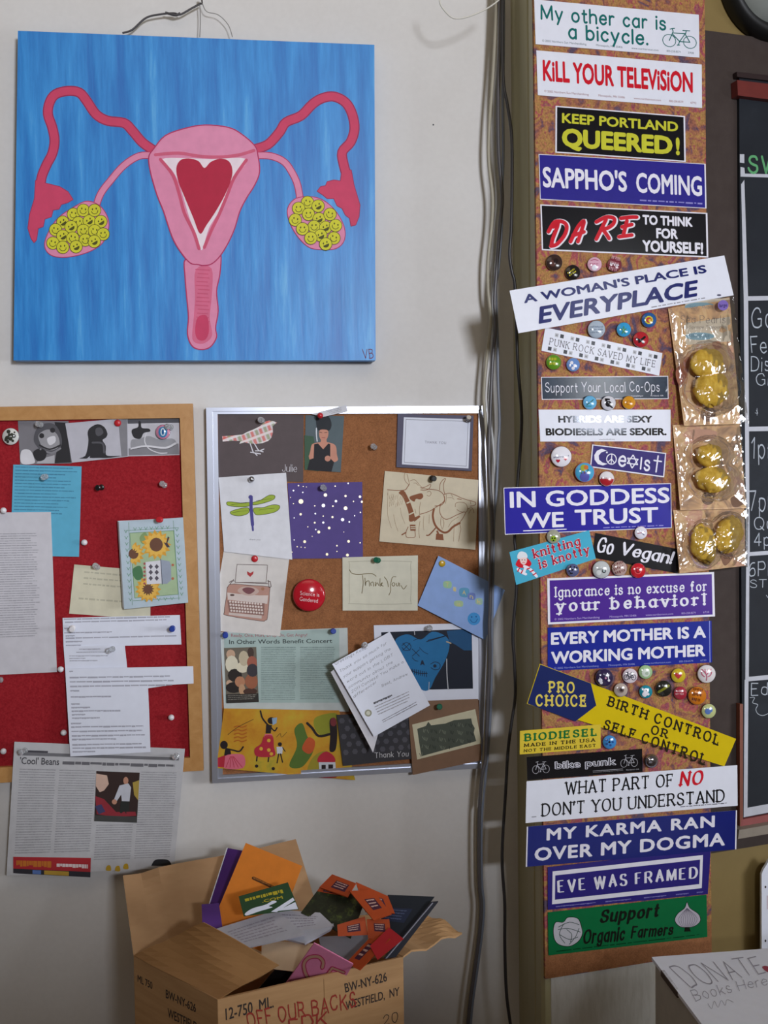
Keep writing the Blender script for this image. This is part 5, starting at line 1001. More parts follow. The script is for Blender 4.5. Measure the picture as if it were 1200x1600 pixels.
it.text(bf('MY KARMA RAN', .03, space=1.15), .095, .895, .07, .385, WHT); it.text(bf('OVER MY DOGMA', .03, space=1.1), .04, .945, .525, .875, WHT)
it.build('bumper_sticker', lbl('MY KARMA RAN OVER MY DOGMA'), 'sticker', SG)
it = sticker([(856, 1355), (1110.7, 1326), (1106, 1397), (856, 1421.8)], VINK('2f2778'))
mq = quadmap(a6(322, 213, 935, 146, 930, 281, 320, 347)); lw_ = WHT
for a, b, c_, d_ in ((0, 0, 1, .13), (0, .87, 1, 1), (0, .13, .018, .87), (.982, .13, 1, .87)): it.rect(a, b, c_, d_, lw_, 1, mq)
it.text(st('EVE WAS FRAMED', 3.0, .8, nib=0, gap=2.6, rnd=False), 0, 1, 0, 1, WHT, 1, quadmap(a6(340, 252, 915, 194, 914, 238, 342, 298)))
for a, b in ((.05, .3), (.36, .52), (.6, .74), (.8, .88), (.93, .97)): it.rows(a, b, .93, .96, 1, VINK('7a74b4'), 1, .8, None, 0, 1.1)
it.build('bumper_sticker', lbl('EVE WAS FRAMED inside a white outline'), 'sticker', SG)
it = sticker([(856, 1425.7), (1104, 1398), (1105.3, 1464), (857, 1493)], VINK('0f6a3c')); dgn = VINK('141c16')
it.text(st('Support', 3.0, 1.5, nib=10, slant=.25, gap=1.2), 0, 1, 0, 1, dgn, 1, quadmap(a6(515, 375, 758, 345, 758, 393, 515, 420))); it.text(st('Organic', 2.8, 1.5, nib=10, slant=.25, gap=1.0), 0, 1, 0, 1, dgn, 1, quadmap(a6(447, 455, 618, 440, 618, 490, 447, 505))); it.text(st('Farmers', 2.8, 1.5, nib=10, slant=.25, gap=1.0), 0, 1, 0, 1, dgn, 1, quadmap(a6(640, 440, 815, 428, 815, 468, 640, 482)))
cab = sm(a6(325, 450, 335, 420, 365, 420, 385, 400, 425, 405, 440, 440, 443, 470, 425, 500, 390, 518, 350, 512, 330, 490), True); it.poly(cab, VINK('b9b8c0'), 1); it.line(cab, .9, dgn, 1.4, True, False)
for q in ((345, 440, 390, 420, 430, 430), (345, 450, 385, 445, 435, 460), (350, 470, 390, 490, 425, 480), (365, 430, 350, 470, 372, 505), (430, 445, 415, 480, 390, 510), (380, 450, 400, 470, 395, 500)): it.line(a6(*q), .9, VINK('3a4a44'), 2)
gar = sm(a6(870, 338, 882, 362, 915, 385, 925, 412, 905, 434, 870, 442, 838, 436, 820, 412, 832, 385, 860, 362), True); it.poly(gar, VINK('b9b4c0'), 1); it.line(gar, .9, dgn, 1.4, True, False); it.poly(a6(862, 440, 880, 440, 885, 458, 858, 458), dgn, 1.6)
for k in range(9): x_ = 836 + k * 9.4; it.line(a6(870, 362, x_, 405, 850 + k * 5, 440), .6, VINK('6a6474'), 2)
it.rows(.05, .95, .915, .95, 1, VINK('0a3a22'), 1, .6, None, 0, .9)
it.build('bumper_sticker', lbl('Support Organic Farmers on green, lowest on the pillar'), 'sticker', SG)

# ------------------------------------------------------------------ button badges on the cork strip
BGp = 'button badges on the pillar'
z1, z2, z3, z4 = T(840, 390, .16667), T(840, 600, .175), T(790, 815, .225), T(900, 1020, .2)
def B(x, y, r, base, label, art=None, rim=None, h=0, **k): badge('button_badge', x, y, r, PP, SH - .0006 + h, BG(base), label, BGp, art, BG(rim) if rim else None, **k)
W_, K_, Y_ = BG('e4e2ea'), BG('1c1a1e'), BG('cfc23a')
def dots(spec):
    def a(it, x, y, r):
        for k, (dx, dy, rr, m) in enumerate(spec): it.disc(x + dx * r, y + dy * r, rr * r, m, 1 + k * .3, n=10)
    return a
def lines(spec, w=.1):
    def a(it, x, y, r):
        for pts, m in spec: it.line([(x + pts[i] * r, y + pts[i + 1] * r) for i in range(0, len(pts), 2)], w * r, m, 1.5)
    return a
def both(*fs):
    def a(it, x, y, r):
        for f in fs: f(it, x, y, r)
    return a
B(866, 410, 13, '3a2926', 'dark brown button badge directly under the DARE sticker', dots(((-.2, .1, .4, BG('5a3a34')), (.2, -.2, .3, BG('2a1c1c')))))
B(895, 425.5, 12, '221d1c', 'black button badge with slanted yellow words under the DARE sticker', dashes(2, Y_, .24, .62, -.6))
B(929, 413, 11.6, 'd9a9bc', 'pale pink button badge with a face under the DARE sticker', both(dots(((0, .45, .38, W_),)), dashes(1, BG('b05a7a'), .2, .6), lines([((-.5, -.5, 0, -.65, .5, -.5), BG('b05a7a'))])))
B(960, 413.5, 11.6, '7c3440', 'maroon button badge reading STOP', both(words(['STOP'], W_, .34, .03, .62, .25), dashes(3, BG('c99aa2'), .5, .6, .25)))
B(932, 514.5, 14, 'a9b6c4', 'large pale grey button badge touching the PUNK ROCK sticker', words(['well behaved', 'women rarely', 'make history'], BG('6a7a92'), .2, 0, .72))
B(974.7, 515, 11.6, '3a9acb', 'sky blue button badge with a small green figure', lines([((0, -.4, 0, .2), BG('4f8a5a')), ((-.3, -.1, 0, .1, .3, -.1), BG('4f8a5a')), ((-.2, .5, 0, .2, .2, .5), BG('4f8a5a'))], .16))
B(1014, 500, 12, '2b5a96', 'navy button badge with a red and yellow emblem', dots(((0, 0, .55, Y_), (0, .0, .38, BG('b8463a')), (.1, .05, .18, Y_))))
B(1001.3, 530.5, 12.6, 'b02630', 'red button badge with a dark winged figure', lines([((-.5, -.1, -.1, .1, .1, 0, .5, -.3), K_), ((-.2, .3, .1, .1, .3, .4), K_)], .26))
B(865, 566, 12, '5f8e26', 'green button badge with yellow letters below the PUNK ROCK sticker', dashes(2, Y_, .4, .55))
B(895.5, 570, 10.8, '6a8cc4', 'blue button badge with white floral print below the PUNK ROCK sticker', dots(((-.2, -.3, .25, W_), (.25, .1, .22, W_), (0, .5, .25, W_), (-.45, .15, .15, W_))))
B(921.7, 629, 11, '68aed6', 'light blue button badge on the lower edge of the Co-Ops sticker', lines([((-.4, .3, 0, 0, .5, -.4), BG('3a6a5a')), ((-.5, .5, .2, .5), BG('2f8a8a'))], .12), h=.0008)
B(950.8, 629.8, 11.6, 'd0cfd6', 'white button badge with a black bird', both(dots(((0, .1, .42, K_), (-.3, -.4, .18, K_))), lines([((-.4, -.55, .1, -.5), K_), ((.1, .3, .5, .6), K_)], .2)), h=.0008)
B(982.6, 629, 10.6, 'cf8f26', 'amber button badge on the lower edge of the Co-Ops sticker', lines([((-.25, -.2, .25, -.2, .25, .25, -.25, .25, -.25, -.2), BG('a8641e'))], .08), h=.0008)
def heart(m, cx, cy, s):
    def a(it, x, y, r): it.poly([(x + (cx + s * .062 * 16 * math.sin(t) ** 3) * r, y + (cy - s * .062 * (13 * math.cos(t) - 5 * math.cos(2 * t) - 2 * math.cos(3 * t) - math.cos(4 * t))) * r) for t in [6.283 * k / 20 for k in range(20)]], m, 1.5)
    return a
B(877, 713.5, 16.5, 'e2dfe6', 'large white button badge with Marriage! and two red hearts', both(words(['Marriage!'], BG('3a3f6e'), .18, 0, .72, -.12), heart(BG('b8283a'), -.3, .4, .2), heart(BG('b8283a'), .42, .2, .2)))
B(913.5, 738, 15.5, '4aa0c8', 'rainbow coloured button badge with a tree below the Coexist sticker', both(dots(((0, .45, .5, BG('5a5aa8')), (-.1, -.45, .34, BG('9fa83c')), (.15, -.5, .24, BG('c0703a')))), lines([((-.4, -.3, -.3, .1), BG('2a5a4a')), ((.35, -.3, .3, .1), BG('2a5a4a')), ((0, -.2, 0, .1), BG('6a4a2a'))], .1)), rim='d0607a', h=.0012)
def half(top, bot):
    def a(it, x, y, r):
        it.poly([(x + .92 * r * math.cos(t), y + .92 * r * math.sin(t)) for t in [.1 + 2.94 * k / 14 for k in range(15)]], bot, 1)
        it.poly([(x - .9 * r, y + .02 * r), (x + .9 * r, y + .02 * r), (x + .7 * r, y + .5 * r), (x - .7 * r, y + .5 * r)], bot, .8)
    return a
B(948, 748, 12, 'ddd8da', 'white over red button badge below the Coexist sticker', both(half(W_, BG('a8242e')), dashes(1, BG('8a2030'), .2, .7)), rim='8e2a30', h=.0012)
B(865, 838.5, 11, '9a9a88', 'grey button badge with a green skull on the knitting sticker', dots(((0, .3, .42, BG('8fb02a')), (-.18, .22, .12, K_), (.18, .22, .12, K_), (0, .55, .12, K_))), h=.0014)
B(1001.5, 832.5, 10.2, 'dcd9e2', 'white button badge with a red rim on the Go Vegan sticker', lines([((-.5, .1, .1, 0, .6, -.2), BG('b04a5a')), ((.1, 0, .5, .35), BG('5a5a7a'))], .1), rim='b8442e', h=.0014)
B(895, 891, 10.2, '55597e', 'blue and black patterned button badge under the knitting sticker', blob(9, K_, 8, .6, .16), h=.0014)
B(939.6, 890, 14, 'b9bcbc', 'large silver grey button badge under the Go Vegan sticker', both(dots(((.3, .15, .24, K_), (.3, .15, .15, BG('9aa8a8')), (-.3, .35, .28, BG('d4d6d6')))), dashes(1, BG('7a7a7c'), .16, .4)), h=.0014)
B(968, 888, 12, 'b49a92', 'beige button badge crossed by slanted brown lettering', dashes(3, BG('7a4a4a'), .36, .75, -.35), h=.0012)
B(997, 891.5, 12, 'c01f2c', 'bright red button badge with a dark red ring', dots(((0, 0, .48, BG('e05a5e')), (0, 0, .36, BG('8e1a2c')), (0, 0, .18, BG('c01f2c')))), h=.0014)
B(944.4, 1059, 14, '2f2446', 'dark purple button badge with white dancers', both(dots(((-.45, .3, .24, W_), (-.35, .55, .18, W_), (.15, .05, .12, BG('c08aa8')), (.5, .3, .14, W_))), lines([((.35, -.5, .5, .3), W_), ((-.5, .0, -.4, .3), W_)], .09)), h=.0022)
def bk_(it, x, y, r): bike(it, lambda X, Y: (x + (X - .5) * 1.6 * r, y + (Y - .5) * 1.1 * r), r * .08, BG('4a4a55'), 1.4)
B(984.4, 1056, 12, 'd8cdd4', 'white button badge with a small bicycle drawing', bk_, rim='b9788a')
B(1008.6, 1050, 11, '9fc08e', 'pale green button badge under the WORKING MOTHER sticker', dots(((.05, .1, .6, BG('d3dcd0')), (.2, .2, .25, BG('a8b8a4')))), rim='6e9a5a')
B(970, 1078, 11, 'b3a49a', 'beige button badge with a dark blurred dot', dots(((0, 0, .5, BG('94847c')), (.1, 0, .34, BG('5a4a48')), (.1, 0, .16, BG('2c2426')))), h=.0016)
B(1009, 1081, 10.6, '1d8496', 'teal button badge with a white rabbit shape', both(dots(((.05, -.15, .4, W_), (-.15, .35, .38, W_), (.35, .35, .2, W_), (.1, -.2, .08, K_))), lines([((-.5, -.5, -.1, -.2), W_)], .2)))
B(1037, 1076, 13, '24231f', 'black button badge with a yellow green slanted band', both(lines([((-.6, .4, 0, .05, .6, -.35), BG('7a7a22'))], .3), dashes(1, K_, .16, .5, -.55)))
B(1060, 1055.5, 11.6, 'c9b02a', 'yellow button badge with a red heart', heart(BG('b83a3e'), 0, .0, .5))
B(1063, 1083, 10.6, '9e2a3a', 'dark red button badge with white lettering band', both(dashes(2, BG('d8a8ac'), .28, .7)))
B(1104, 1053, 14.6, 'dcd6d6', 'large white button badge with a pink branching drawing', lines([((0, .7, 0, .1, -.5, -.5), BG('c0607a')), ((0, .1, .5, -.5), BG('c0607a')), ((-.2, .3, -.45, .1, -.55, -.2), BG('c0607a')), ((.2, .3, .45, .1, .55, -.2), BG('c0607a')), ((-.1, -.1, -.15, -.5), BG('c0607a')), ((.1, -.1, .2, -.5), BG('c0607a'))], .1))
B(1089.6, 1087, 14.6, 'c8741e', 'large orange button badge with brown capital letters', dashes(3, BG('6a3018'), .36, .5, .15))
B(1107.4, 1111, 11.6, 'b9bf86', 'cream green button badge with a blue bird', dots(((-.1, .05, .42, BG('5a78b4')), (.25, -.1, .28, BG('5a78b4')), (.35, -.35, .14, BG('5a78b4')))))
B(952.4, 1159.6, 11, '3f86c4', 'blue button badge with a dark flower by the BIODIESEL sticker', both(dots([(.45 * math.cos(t), .45 * math.sin(t), .17, BG('234a8e')) for t in (0, 1.26, 2.51, 3.77, 5.03)]), dots(((0, 0, .16, K_),))))
badge('button_badge', 1018, 1189, 11, PP, SH, M('b5b0ba', .08, .95, .5), 'mirror bright silver button badge beside the bike punk sticker', BGp, None, None, domeh=.6)

# the long tilted white sticker lies over the ones around it
it = sticker([(796.3, 454), (1131.8, 399.2), (1146.3, 461.3), (810.1, 520.7)], VWHITE, .0035, lambda x, y: .004 * max(0, (842 - x) / 45))
it.text(bf("A WOMAN'S PLACE IS", .03), .054, .905, .135, .345, NAVY); it.text(bf('EVERYPLACE', .03, .22), .10, .855, .455, .87, NAVY)
it.rows(.62, .87, .93, .965, 1, VINK('8a8a92'), 1, .7, None, 0, .8); it.disc(*it.map(.935, .935), 3.4, VINK('55556a'), 1, ry=1.5)
it.build('bumper_sticker', lbl("A WOMAN'S PLACE IS EVERYPLACE, long and tilted"), 'sticker', SG)

# ------------------------------------------------------------------ sponge packages
FILM = film_mat()
CARDM = ramp_mat('shell_print_card', [(.28, '7e6354'), (.38, 'aa8a70'), (.46, 'd0a87e'), (.54, 'dcbc90'), (.62, 'c99684'), (.72, 'e6d0a8')], nscale=26, detail=3, rough=.5, bump=0, dist=.6)
SPONGE = ramp_mat('sponge', [(.25, 'b8922e'), (.5, 'd4ae44'), (.75, 'e8cb66')], nscale=120, detail=6, rough=.95, bump=.35, spec=.1)
p5, p6 = T(1020, 450, .14375), T(1020, 640, .1625)
def spiral(it, x, y, r, lv):
    it.disc(x, y, r, INK('7a6154'), lv); it.disc(x, y, r * .8, INK('a3897a'), lv + .3)
    it.line([(x + r * .8 * (1 - k / 26) * math.cos(k * .75), y + r * .75 * (1 - k / 26) * math.sin(k * .75)) for k in range(25)], r * .12, INK('5a463e'), lv + .6, n=2)
def sponge(px, py, rx, ry, h, label, seed, rot=0, waist=0):
    rr = random.Random(seed); m = PP.mpp(px, py); c_ = PP.at(px, py, h); V, Fc = [], []; n1, n2 = 20, 26
    ph = [(rr.uniform(0, 6.28), rr.uniform(0, 6.28), rr.choice((2, 3, 4, 5))) for _ in range(7)]; cr, sr = math.cos(rot), math.sin(rot)
    for i in range(n1 + 1):
        th = math.pi * i / n1
        for j in range(n2):
            a = 6.28319 * j / n2; d = (math.sin(th) * math.cos(a), math.cos(th), math.sin(th) * math.sin(a))
            k = 1 + sum(.045 * math.sin(f * a + p + 2 * th) * math.sin(f * th + q_) for p, q_, f in ph) + rr.uniform(-.022, .022) - waist * math.exp(-(d[1] / .3) ** 2) * max(0, d[0])
            X, Y = d[0] * rx * m * k, d[1] * ry * m * k
            V.append(c_ + PP.u * (X * cr - Y * sr) + PP.v * (X * sr + Y * cr) + PP.n * d[2] * .0105 * k)
            if i:
                b = (i - 1) * n2; e = b + n2; Fc.append((b + j, b + (j + 1) % n2, e + (j + 1) % n2, e + j))
    return tag(mesh_obj('sea_sponge', V, Fc, SPONGE, smooth=True), label, 'sponge', 'sponges in the clear packets')
def package(card, film, bulge, label, art, lean, seed, ridges=()):
    base = PP.at(*card[0], SH + .001)
    root = empty('sponge_packet', base, label, 'packet', 'sponge packets on the pillar')
    y0, y1 = card[0][1], card[3][1]; hf = lambda x, y: lean * max(0, (y - y0) / (y1 - y0)) ** 1.3
    it = It(PP, SH + .0016, hf); it.slab(card, CARDM, 6); art(it); it.build('backing_card', parent=root)
    rr = random.Random(seed); f = quadmap(film); N, Mv = 56, 72; V, Fc = [], []
    waves = [(rr.uniform(3, 17), rr.uniform(3, 19), rr.uniform(0, 6.3), rr.uniform(.3, 1)) for _ in range(9)]
    for b in range(Mv + 1):
        for a in range(N + 1):
            u, v = a / N, b / Mv; x, y = f(u, v); e = min(u, 1 - u, v * 1.3, (1 - v) * 1.3) * 2
            hump = max((1 - ((x - cx) / rx) ** 2 - ((y - cy) / ry) ** 2) for cx, cy, rx, ry in bulge); hump = max(0, hump) ** .5
            cr = sum(w_ * math.sin(p * u * 3 + q_ * v * 3 + s_) ** 3 for p, q_, s_, w_ in waves) * .0011
            rg_ = 0
            for (xa, ya, xb, yb) in ridges:
                L2 = (xb - xa) ** 2 + (yb - ya) ** 2; t = max(0, min(1, ((x - xa) * (xb - xa) + (y - ya) * (yb - ya)) / L2))
                rg_ = max(rg_, 1 - math.hypot(x - xa - t * (xb - xa), y - ya - t * (yb - ya)) / 4.5)
            cr += .0036 * rg_
            V.append(PP.at(x, y, SH + .004 + hf(x, y) + .024 * hump + .006 * min(1, e * 2) + .6 * abs(cr) * min(1, e * 3) + (.001 * math.sin(40 * v + seed) if u in (0, 1) else 0)))
            if a and b: k = b * (N + 1) + a; Fc.append((k, k - 1, k - N - 2, k - N - 1))
    mesh_obj('plastic_sleeve', V, Fc, FILM, parent=root, smooth=True)
def art3(it): spiral(it, 1104, 878, 7, 1); it.poly(sm(p6(650, 1380, 740, 1370, 770, 1420, 700, 1500, 660, 1450), True), INK('8a6450'), 1)
package([(1052, 797), (1163, 794), (1165, 884), (1062, 896)], [(1054, 796), (1170, 793), (1168, 886), (1063, 897)], [(1100, 850, 30, 38), (1139, 836, 32, 36)], 'lowest clear packet with two sponges side by side', art3, .008, 3, [(1066, 800, 1063, 890), (1110, 820, 1125, 860), (1125, 860, 1165, 845), (1152, 860, 1140, 888), (1100, 800, 1112, 828)])
sponge(1099.6, 850, 21, 30, SH + .0155, 'tall greenish yellow sponge in the lowest packet, beside the Go Vegan sticker', 11, .35)
sponge(1139, 835, 24, 28, SH + .0165, 'heart shaped amber sponge in the lowest packet, next to the chalkboard', 12, -.5)
def art2(it): spiral(it, 1106, 779, 10, 1); it.poly(sm(p6(350, 200, 500, 190, 620, 220, 560, 300, 420, 300), True), INK('c59a86'), 1); it.poly(sm(p6(750, 850, 850, 820, 880, 900, 780, 940), True), INK('7a5a48'), 1)
package([(1051, 664), (1155.7, 662), (1166, 794), (1063, 797)], [(1052, 663), (1158, 661), (1168, 792), (1066, 796)], [(1109, 711, 36, 30), (1114, 750, 42, 33)], 'middle clear packet with a sponge folded like a boot', art2, .010, 2, [(1081, 664, 1082, 750), (1066, 730, 1072, 770), (1072, 770, 1090, 745), (1150, 665, 1152, 700), (1152, 690, 1132, 720), (1132, 720, 1140, 740), (1140, 740, 1165, 758), (1068, 795, 1100, 780)])
sponge(1109, 712, 23, 17, SH + .0185, 'rounded upper sponge in the middle packet', 13, 0, .1)
sponge(1114, 749, 29, 19, SH + .0205, 'wider lower sponge in the middle packet', 14, -.15)
def art1(it):
    bl = INK('7fa3b4'); it.disc(*p5(520, 205)[0], 25, bl, 1, ry=7); it.disc(*p5(510, 525)[0], 23, bl, 1, ry=6); tx = INK('6a6468')
    it.poly(p5(350, 130, 835, 110, 850, 580, 360, 620), INK('c9bfae'), .4)
    it.text(st('Sea Pearls', .8, .35, nib=20, gap=2.2), 0, 1, 0, 1, tx, 2, quadmap(p5(300, 300, 790, 300, 790, 382, 300, 382))); it.text(st('Sea Sponge Tampons', .9, .5, serif=.7, gap=2), 0, 1, 0, 1, tx, 2, quadmap(p5(300, 408, 770, 408, 770, 440, 300, 440)))
    it.text(st('Jade & Pearl', .8, slant=.2), 0, 1, 0, 1, INK('4a6a80'), 2, quadmap(p5(385, 190, 650, 190, 650, 225, 385, 225))); it.rows(0, 1, 0, 1, 2, INK('4a6a80'), 2, .4, quadmap(p5(390, 508, 630, 508, 630, 545, 390, 545)))
    it.poly(sm(p5(250, 900, 350, 780, 400, 760, 370, 950, 290, 1060), True), INK('9a5f48'), 1); it.poly(sm(p5(640, 600, 720, 580, 750, 640, 690, 670), True), INK('b07a62'), 1); spiral(it, 1106.5, 647, 12, 1)
package([(1044, 482), (1140, 464), (1157, 662), (1069, 665)], [(1046, 481), (1146, 463), (1170, 661), (1070, 664)], [(1106, 568, 42, 34), (1112, 608, 46, 40)], 'tall topmost clear packet headed Sea Pearls with two yellow sponges', art1, .012, 1, [(1072, 662, 1105, 612), (1105, 612, 1130, 622), (1130, 622, 1168, 640), (1071, 480, 1070, 520), (1132, 570, 1152, 565), (1150, 560, 1157, 580), (1142, 530, 1148, 560), (1050, 500, 1066, 482)])
sponge(1105, 567, 30, 21, SH + .0190, 'upper yellow sponge in the tall topmost packet', 15)
sponge(1112, 608, 32, 26, SH + .0215, 'lower rounded sponge in the tall topmost packet above the printed shell', 16, .1, .1)
it = It(PP, SH + .012); it.slabpoly(ring(1130, 477, 8.2, 8.2, 20), VINK('7a64b0'), .0003); it.text(bf('large', .01), 0, 1, 0, 1, VINK('33285e'), 1, quadmap([(1124, 474.5), (1136, 473.5), (1136, 479), (1124, 480)]))
it.build('round_sticker', 'small round violet sticker reading large on the topmost packet', 'sticker')

# ------------------------------------------------------------------ chalkboard and what is around it
SL = ramp_mat('slate', [(.3, '181b22'), (.6, '20242b'), (.8, '2b3038')], nscale=9, detail=5, rough=.65, bump=.03, spec=.2)
CH = INK('a9b0ba'); CHG = INK('5aa06a')
chb = empty('chalkboard', RW.at(1230, 700, .008), 'chalkboard with white taped lines beside the sticker covered pillar', 'chalkboard')
it = It(RW, .013); it.slab([(1155, 118), (1420, 148), (1418, 1232), (1160, 1278)], SL, th=.006)
rg = INK('b9bbc4')
for q in ((1156, 241, 1163, 241, 1163, 255, 1156, 254), (1157, 261, 1163, 262, 1164, 272, 1157, 272), (1158, 288, 1163, 281, 1169, 467, 1162, 467), (1162, 465, 1169, 465, 1171.5, 870, 1166, 870), (1166, 868, 1171, 868, 1170, 1064, 1164.5, 1064), (1163.5, 1062, 1169.5, 1062, 1168, 1270, 1162, 1276),
          (1157, 271, 1420, 278, 1420, 284, 1157, 276), (1164, 463, 1420, 458, 1420, 465, 1164, 470), (1165, 667, 1420, 662, 1420, 670, 1165, 674), (1166, 863, 1420, 846, 1420, 853, 1166, 869), (1165, 1058, 1420, 1034, 1420, 1042, 1165, 1065), (1163, 1263, 1420, 1216, 1420, 1228, 1162, 1277)):
    it.poly([(q[i], q[i + 1]) for i in range(0, 8, 2)], rg, 1)
def chalk(s_, q, m=CH, wd=.8): it.text(st(s_, wd, jit=.3, gap=2.4), 0, 1, 0, 1, m, 1.5, quadmap([(q[i], q[i + 1]) for i in range(0, 8, 2)]))
chalk('SWAP', (1168, 243, 1262, 250, 1262, 276, 1168, 268), CHG, 1.6)
chalk('Golden', (1174, 481, 1262, 482, 1262, 512, 1174, 512)); chalk('Feminist', (1172, 526, 1262, 526, 1262, 551, 1174, 551)); chalk('Discussion', (1173, 558, 1282, 556, 1282, 580, 1173, 580)); chalk('Group', (1181, 584, 1250, 584, 1250, 602, 1181, 602))
chalk('1pm', (1174, 684, 1216, 682, 1216, 714, 1174, 716)); chalk('7pm', (1171, 768, 1216, 766, 1216, 798, 1171, 798)); chalk('Queer', (1178, 809, 1250, 808, 1250, 827, 1178, 827)); chalk('4pm', (1178, 833, 1222, 832, 1222, 852, 1178, 852)); chalk('6PM', (1170, 879, 1216, 876, 1216, 900, 1170, 900)); chalk('STITCH', (1172, 906, 1250, 904, 1250, 917, 1172, 918)); chalk('Y', (1197, 930, 1206, 930, 1206, 942, 1197, 942)); chalk('Edit', (1173, 1068, 1216, 1066, 1216, 1085, 1173, 1087))
it.line([(1172, 1090), (1179, 1090), (1176, 1098), (1184, 1101), (1181, 1108), (1184, 1115), (1192, 1118), (1202, 1114)], 1, CH, 1.5)
it.line([(1182, 641), (1184, 646), (1180, 645)], .8, CH, 1.5); it.line([(1183, 638), (1183, 649)], .6, CH, 1.5, False, False)
it.build('slate', parent=chb)
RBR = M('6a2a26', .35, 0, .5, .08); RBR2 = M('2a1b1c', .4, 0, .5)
V1, F1 = barpoly(RW, [(1152, 125), (1420, 158), (1420, 184), (1153, 149)], .008, .024); mesh_obj('top_rail', V1, F1, RBR, parent=chb)
V1, F1 = barpoly(RW, [(1151, 112), (1420, 142), (1420, 152), (1152, 120)], .008, .018); mesh_obj('dark_batten', V1, F1, RBR2, parent=chb)  # dark bar just above the top rail
V1, F1 = barpoly(RW, [(1156, 1100), (1161, 1100), (1161, 1290), (1156, 1291)], .008, .017); mesh_obj('side_edging', V1, F1, M('7c4634', .5), parent=chb)
V1, F1 = barpoly(RW, [(1158, 1281), (1420, 1232), (1420, 1246), (1157, 1295)], .008, .017); mesh_obj('bottom_rail', V1, F1, M('8e4a48', .5), parent=chb)
V1, F1 = barpoly(RW, [(1155, 1297), (1420, 1250), (1420, 1266), (1153, 1311)], .007, .03); mesh_obj('chalk_tray', V1, F1, M('8a8074', .5), parent=chb)
# round fixture at the top
lf = empty('dome_fixture', RW.at(1195, -22, 0), 'black ringed round fixture with a glossy grey dome high beside the pillar', 'lamp')
V, Fc, _ = lathe(RW, 1195, -22, .0, [(.092, 0), (.0945, .004), (.0945, .02), (.091, .030), (.084, .034), (.076, .031), (.070, .024), (.0695, .016)], 48); mesh_obj('ring', V, Fc, M('161617', .5, 0, .4), parent=lf, smooth=True)
V, Fc, _ = lathe(RW, 1195, -22, .017, [(.0700 * math.cos(t), .042 * math.sin(t)) for t in [1.5 * k / 10 for k in range(11)]], 48); mesh_obj('dome', V, Fc, M('8d928e', .1, .15, .8, .02), parent=lf, smooth=True)
V, Fc, _ = lathe(RW, 1170, 49, .0, [(.004, .0), (.004, .012), (.002, .014)], 10); mesh_obj('screw', V, Fc, M('8a8a8c', .3, .8), parent=lf)
# ------------------------------------------------------------------ cardboard box of leaflets
CB = ramp_mat('cardboard', [(.3, 'b98f63'), (.7, 'c79d70')], scale=(4, 4, 40), nscale=2.5, detail=3, rough=.8, bump=.06)
CBI = ramp_mat('cardboard_inside', [(.3, 'ab8560'), (.7, 'bb966f')], scale=(4, 4, 10), nscale=3, detail=3, rough=.85, bump=.06)
ZR = .80
def hz(px, py, z=ZR): d = ray(px, py); return CAM + d * ((z - CAM.z) / d.z)
FL, FR, LB = hz(340, 1562), hz(630, 1495), hz(205, 1492)
LB = FL + (LB - FL) * .97
RB = FR + (LB - FL) * .93 + (FR - FL) * .03
up = Vector((0, 0, 1)); HB = .31
root = empty('cardboard_box', (FL + RB) / 2 - up * HB, 'open brown cardboard wine box crammed with leaflets below the boards', 'box')
def wall(P):
    """one thick cardboard wall ring: outer rim points P, going down HB"""
    c_ = sum(P, Vector()) / 4; I = [p + (c_ - p).normalized() * .006 for p in P]
    V = P + I + [p - up * HB for p in P] + [p - up * (HB - .006) for p in I]
    Fc = []
    for i in range(4):
        j = (i + 1) % 4; Fc += [(i, j, 4 + j, 4 + i), (i, 8 + i, 8 + j, j), (4 + i, 4 + j, 12 + j, 12 + i)]
    return V, Fc + [(8, 9, 10, 11), (15, 14, 13, 12)]
V, Fc = wall([FL, FR, RB, LB])
bx = It(plane3(FL, FR, FL - up * .2), .0001); bx.V, bx.F, bx.MI = list(V), list(Fc), [0] * len(Fc); bx.mi(CB)
k1, k2 = T(170, 1290, .24167), T(430, 1340, .25833)
bi, ri = M('3a3230', .8), M('a4352c', .75)
for s_, q in (('12-750  ML.', (352, 1575, 427, 1555, 428, 1574, 353, 1594)), ('BW-NY-626', (538, 1536, 604, 1518, 605, 1533, 540, 1551)), ('WESTFIELD,  NY', (540, 1564, 624, 1541, 624, 1555, 541, 1578))):
    bx.text(bf(s_, .01), 0, 1, 0, 1, bi, 1, quadmap([(q[i], q[i + 1]) for i in (0, 2, 4, 6)]))
for s_, q in (('OFF OUR BACKS', (384, 1583, 556, 1550, 557, 1572, 388, 1606)), ('EDK', (450, 1594, 512, 1580, 512, 1600, 452, 1616))):
    bx.text(st(s_, 1.3, jit=.5), 0, 1, 0, 1, ri, 2, quadmap([(q[i], q[i + 1]) for i in (0, 2, 4, 6)]))
bx.text(st('20', .8, jit=.3), 0, 1, 0, 1, bi, 1, quadmap([(598, 1588), (622, 1580), (622, 1596), (599, 1602)]))
bx.line([(506, 1530), (509, 1640)], .7, M('9a7449', .7), 1, False, False)
bx.pl = plane3(FL, LB, FL - up * .2)
for s_, q in (('ML 750', (215, 1522, 238, 1534, 238, 1546, 215, 1534)), ('BW-NY-626', (259, 1545, 306, 1568, 306, 1582, 259, 1559)), ('WESTFIELD', (262, 1574, 308, 1597, 308, 1612, 262, 1589))):
    bx.text(bf(s_, .01), 0, 1, 0, 1, bi, 1, quadmap([(q[i], q[i + 1]) for i in (0, 2, 4, 6)]))
bx.build('box_body', parent=root)
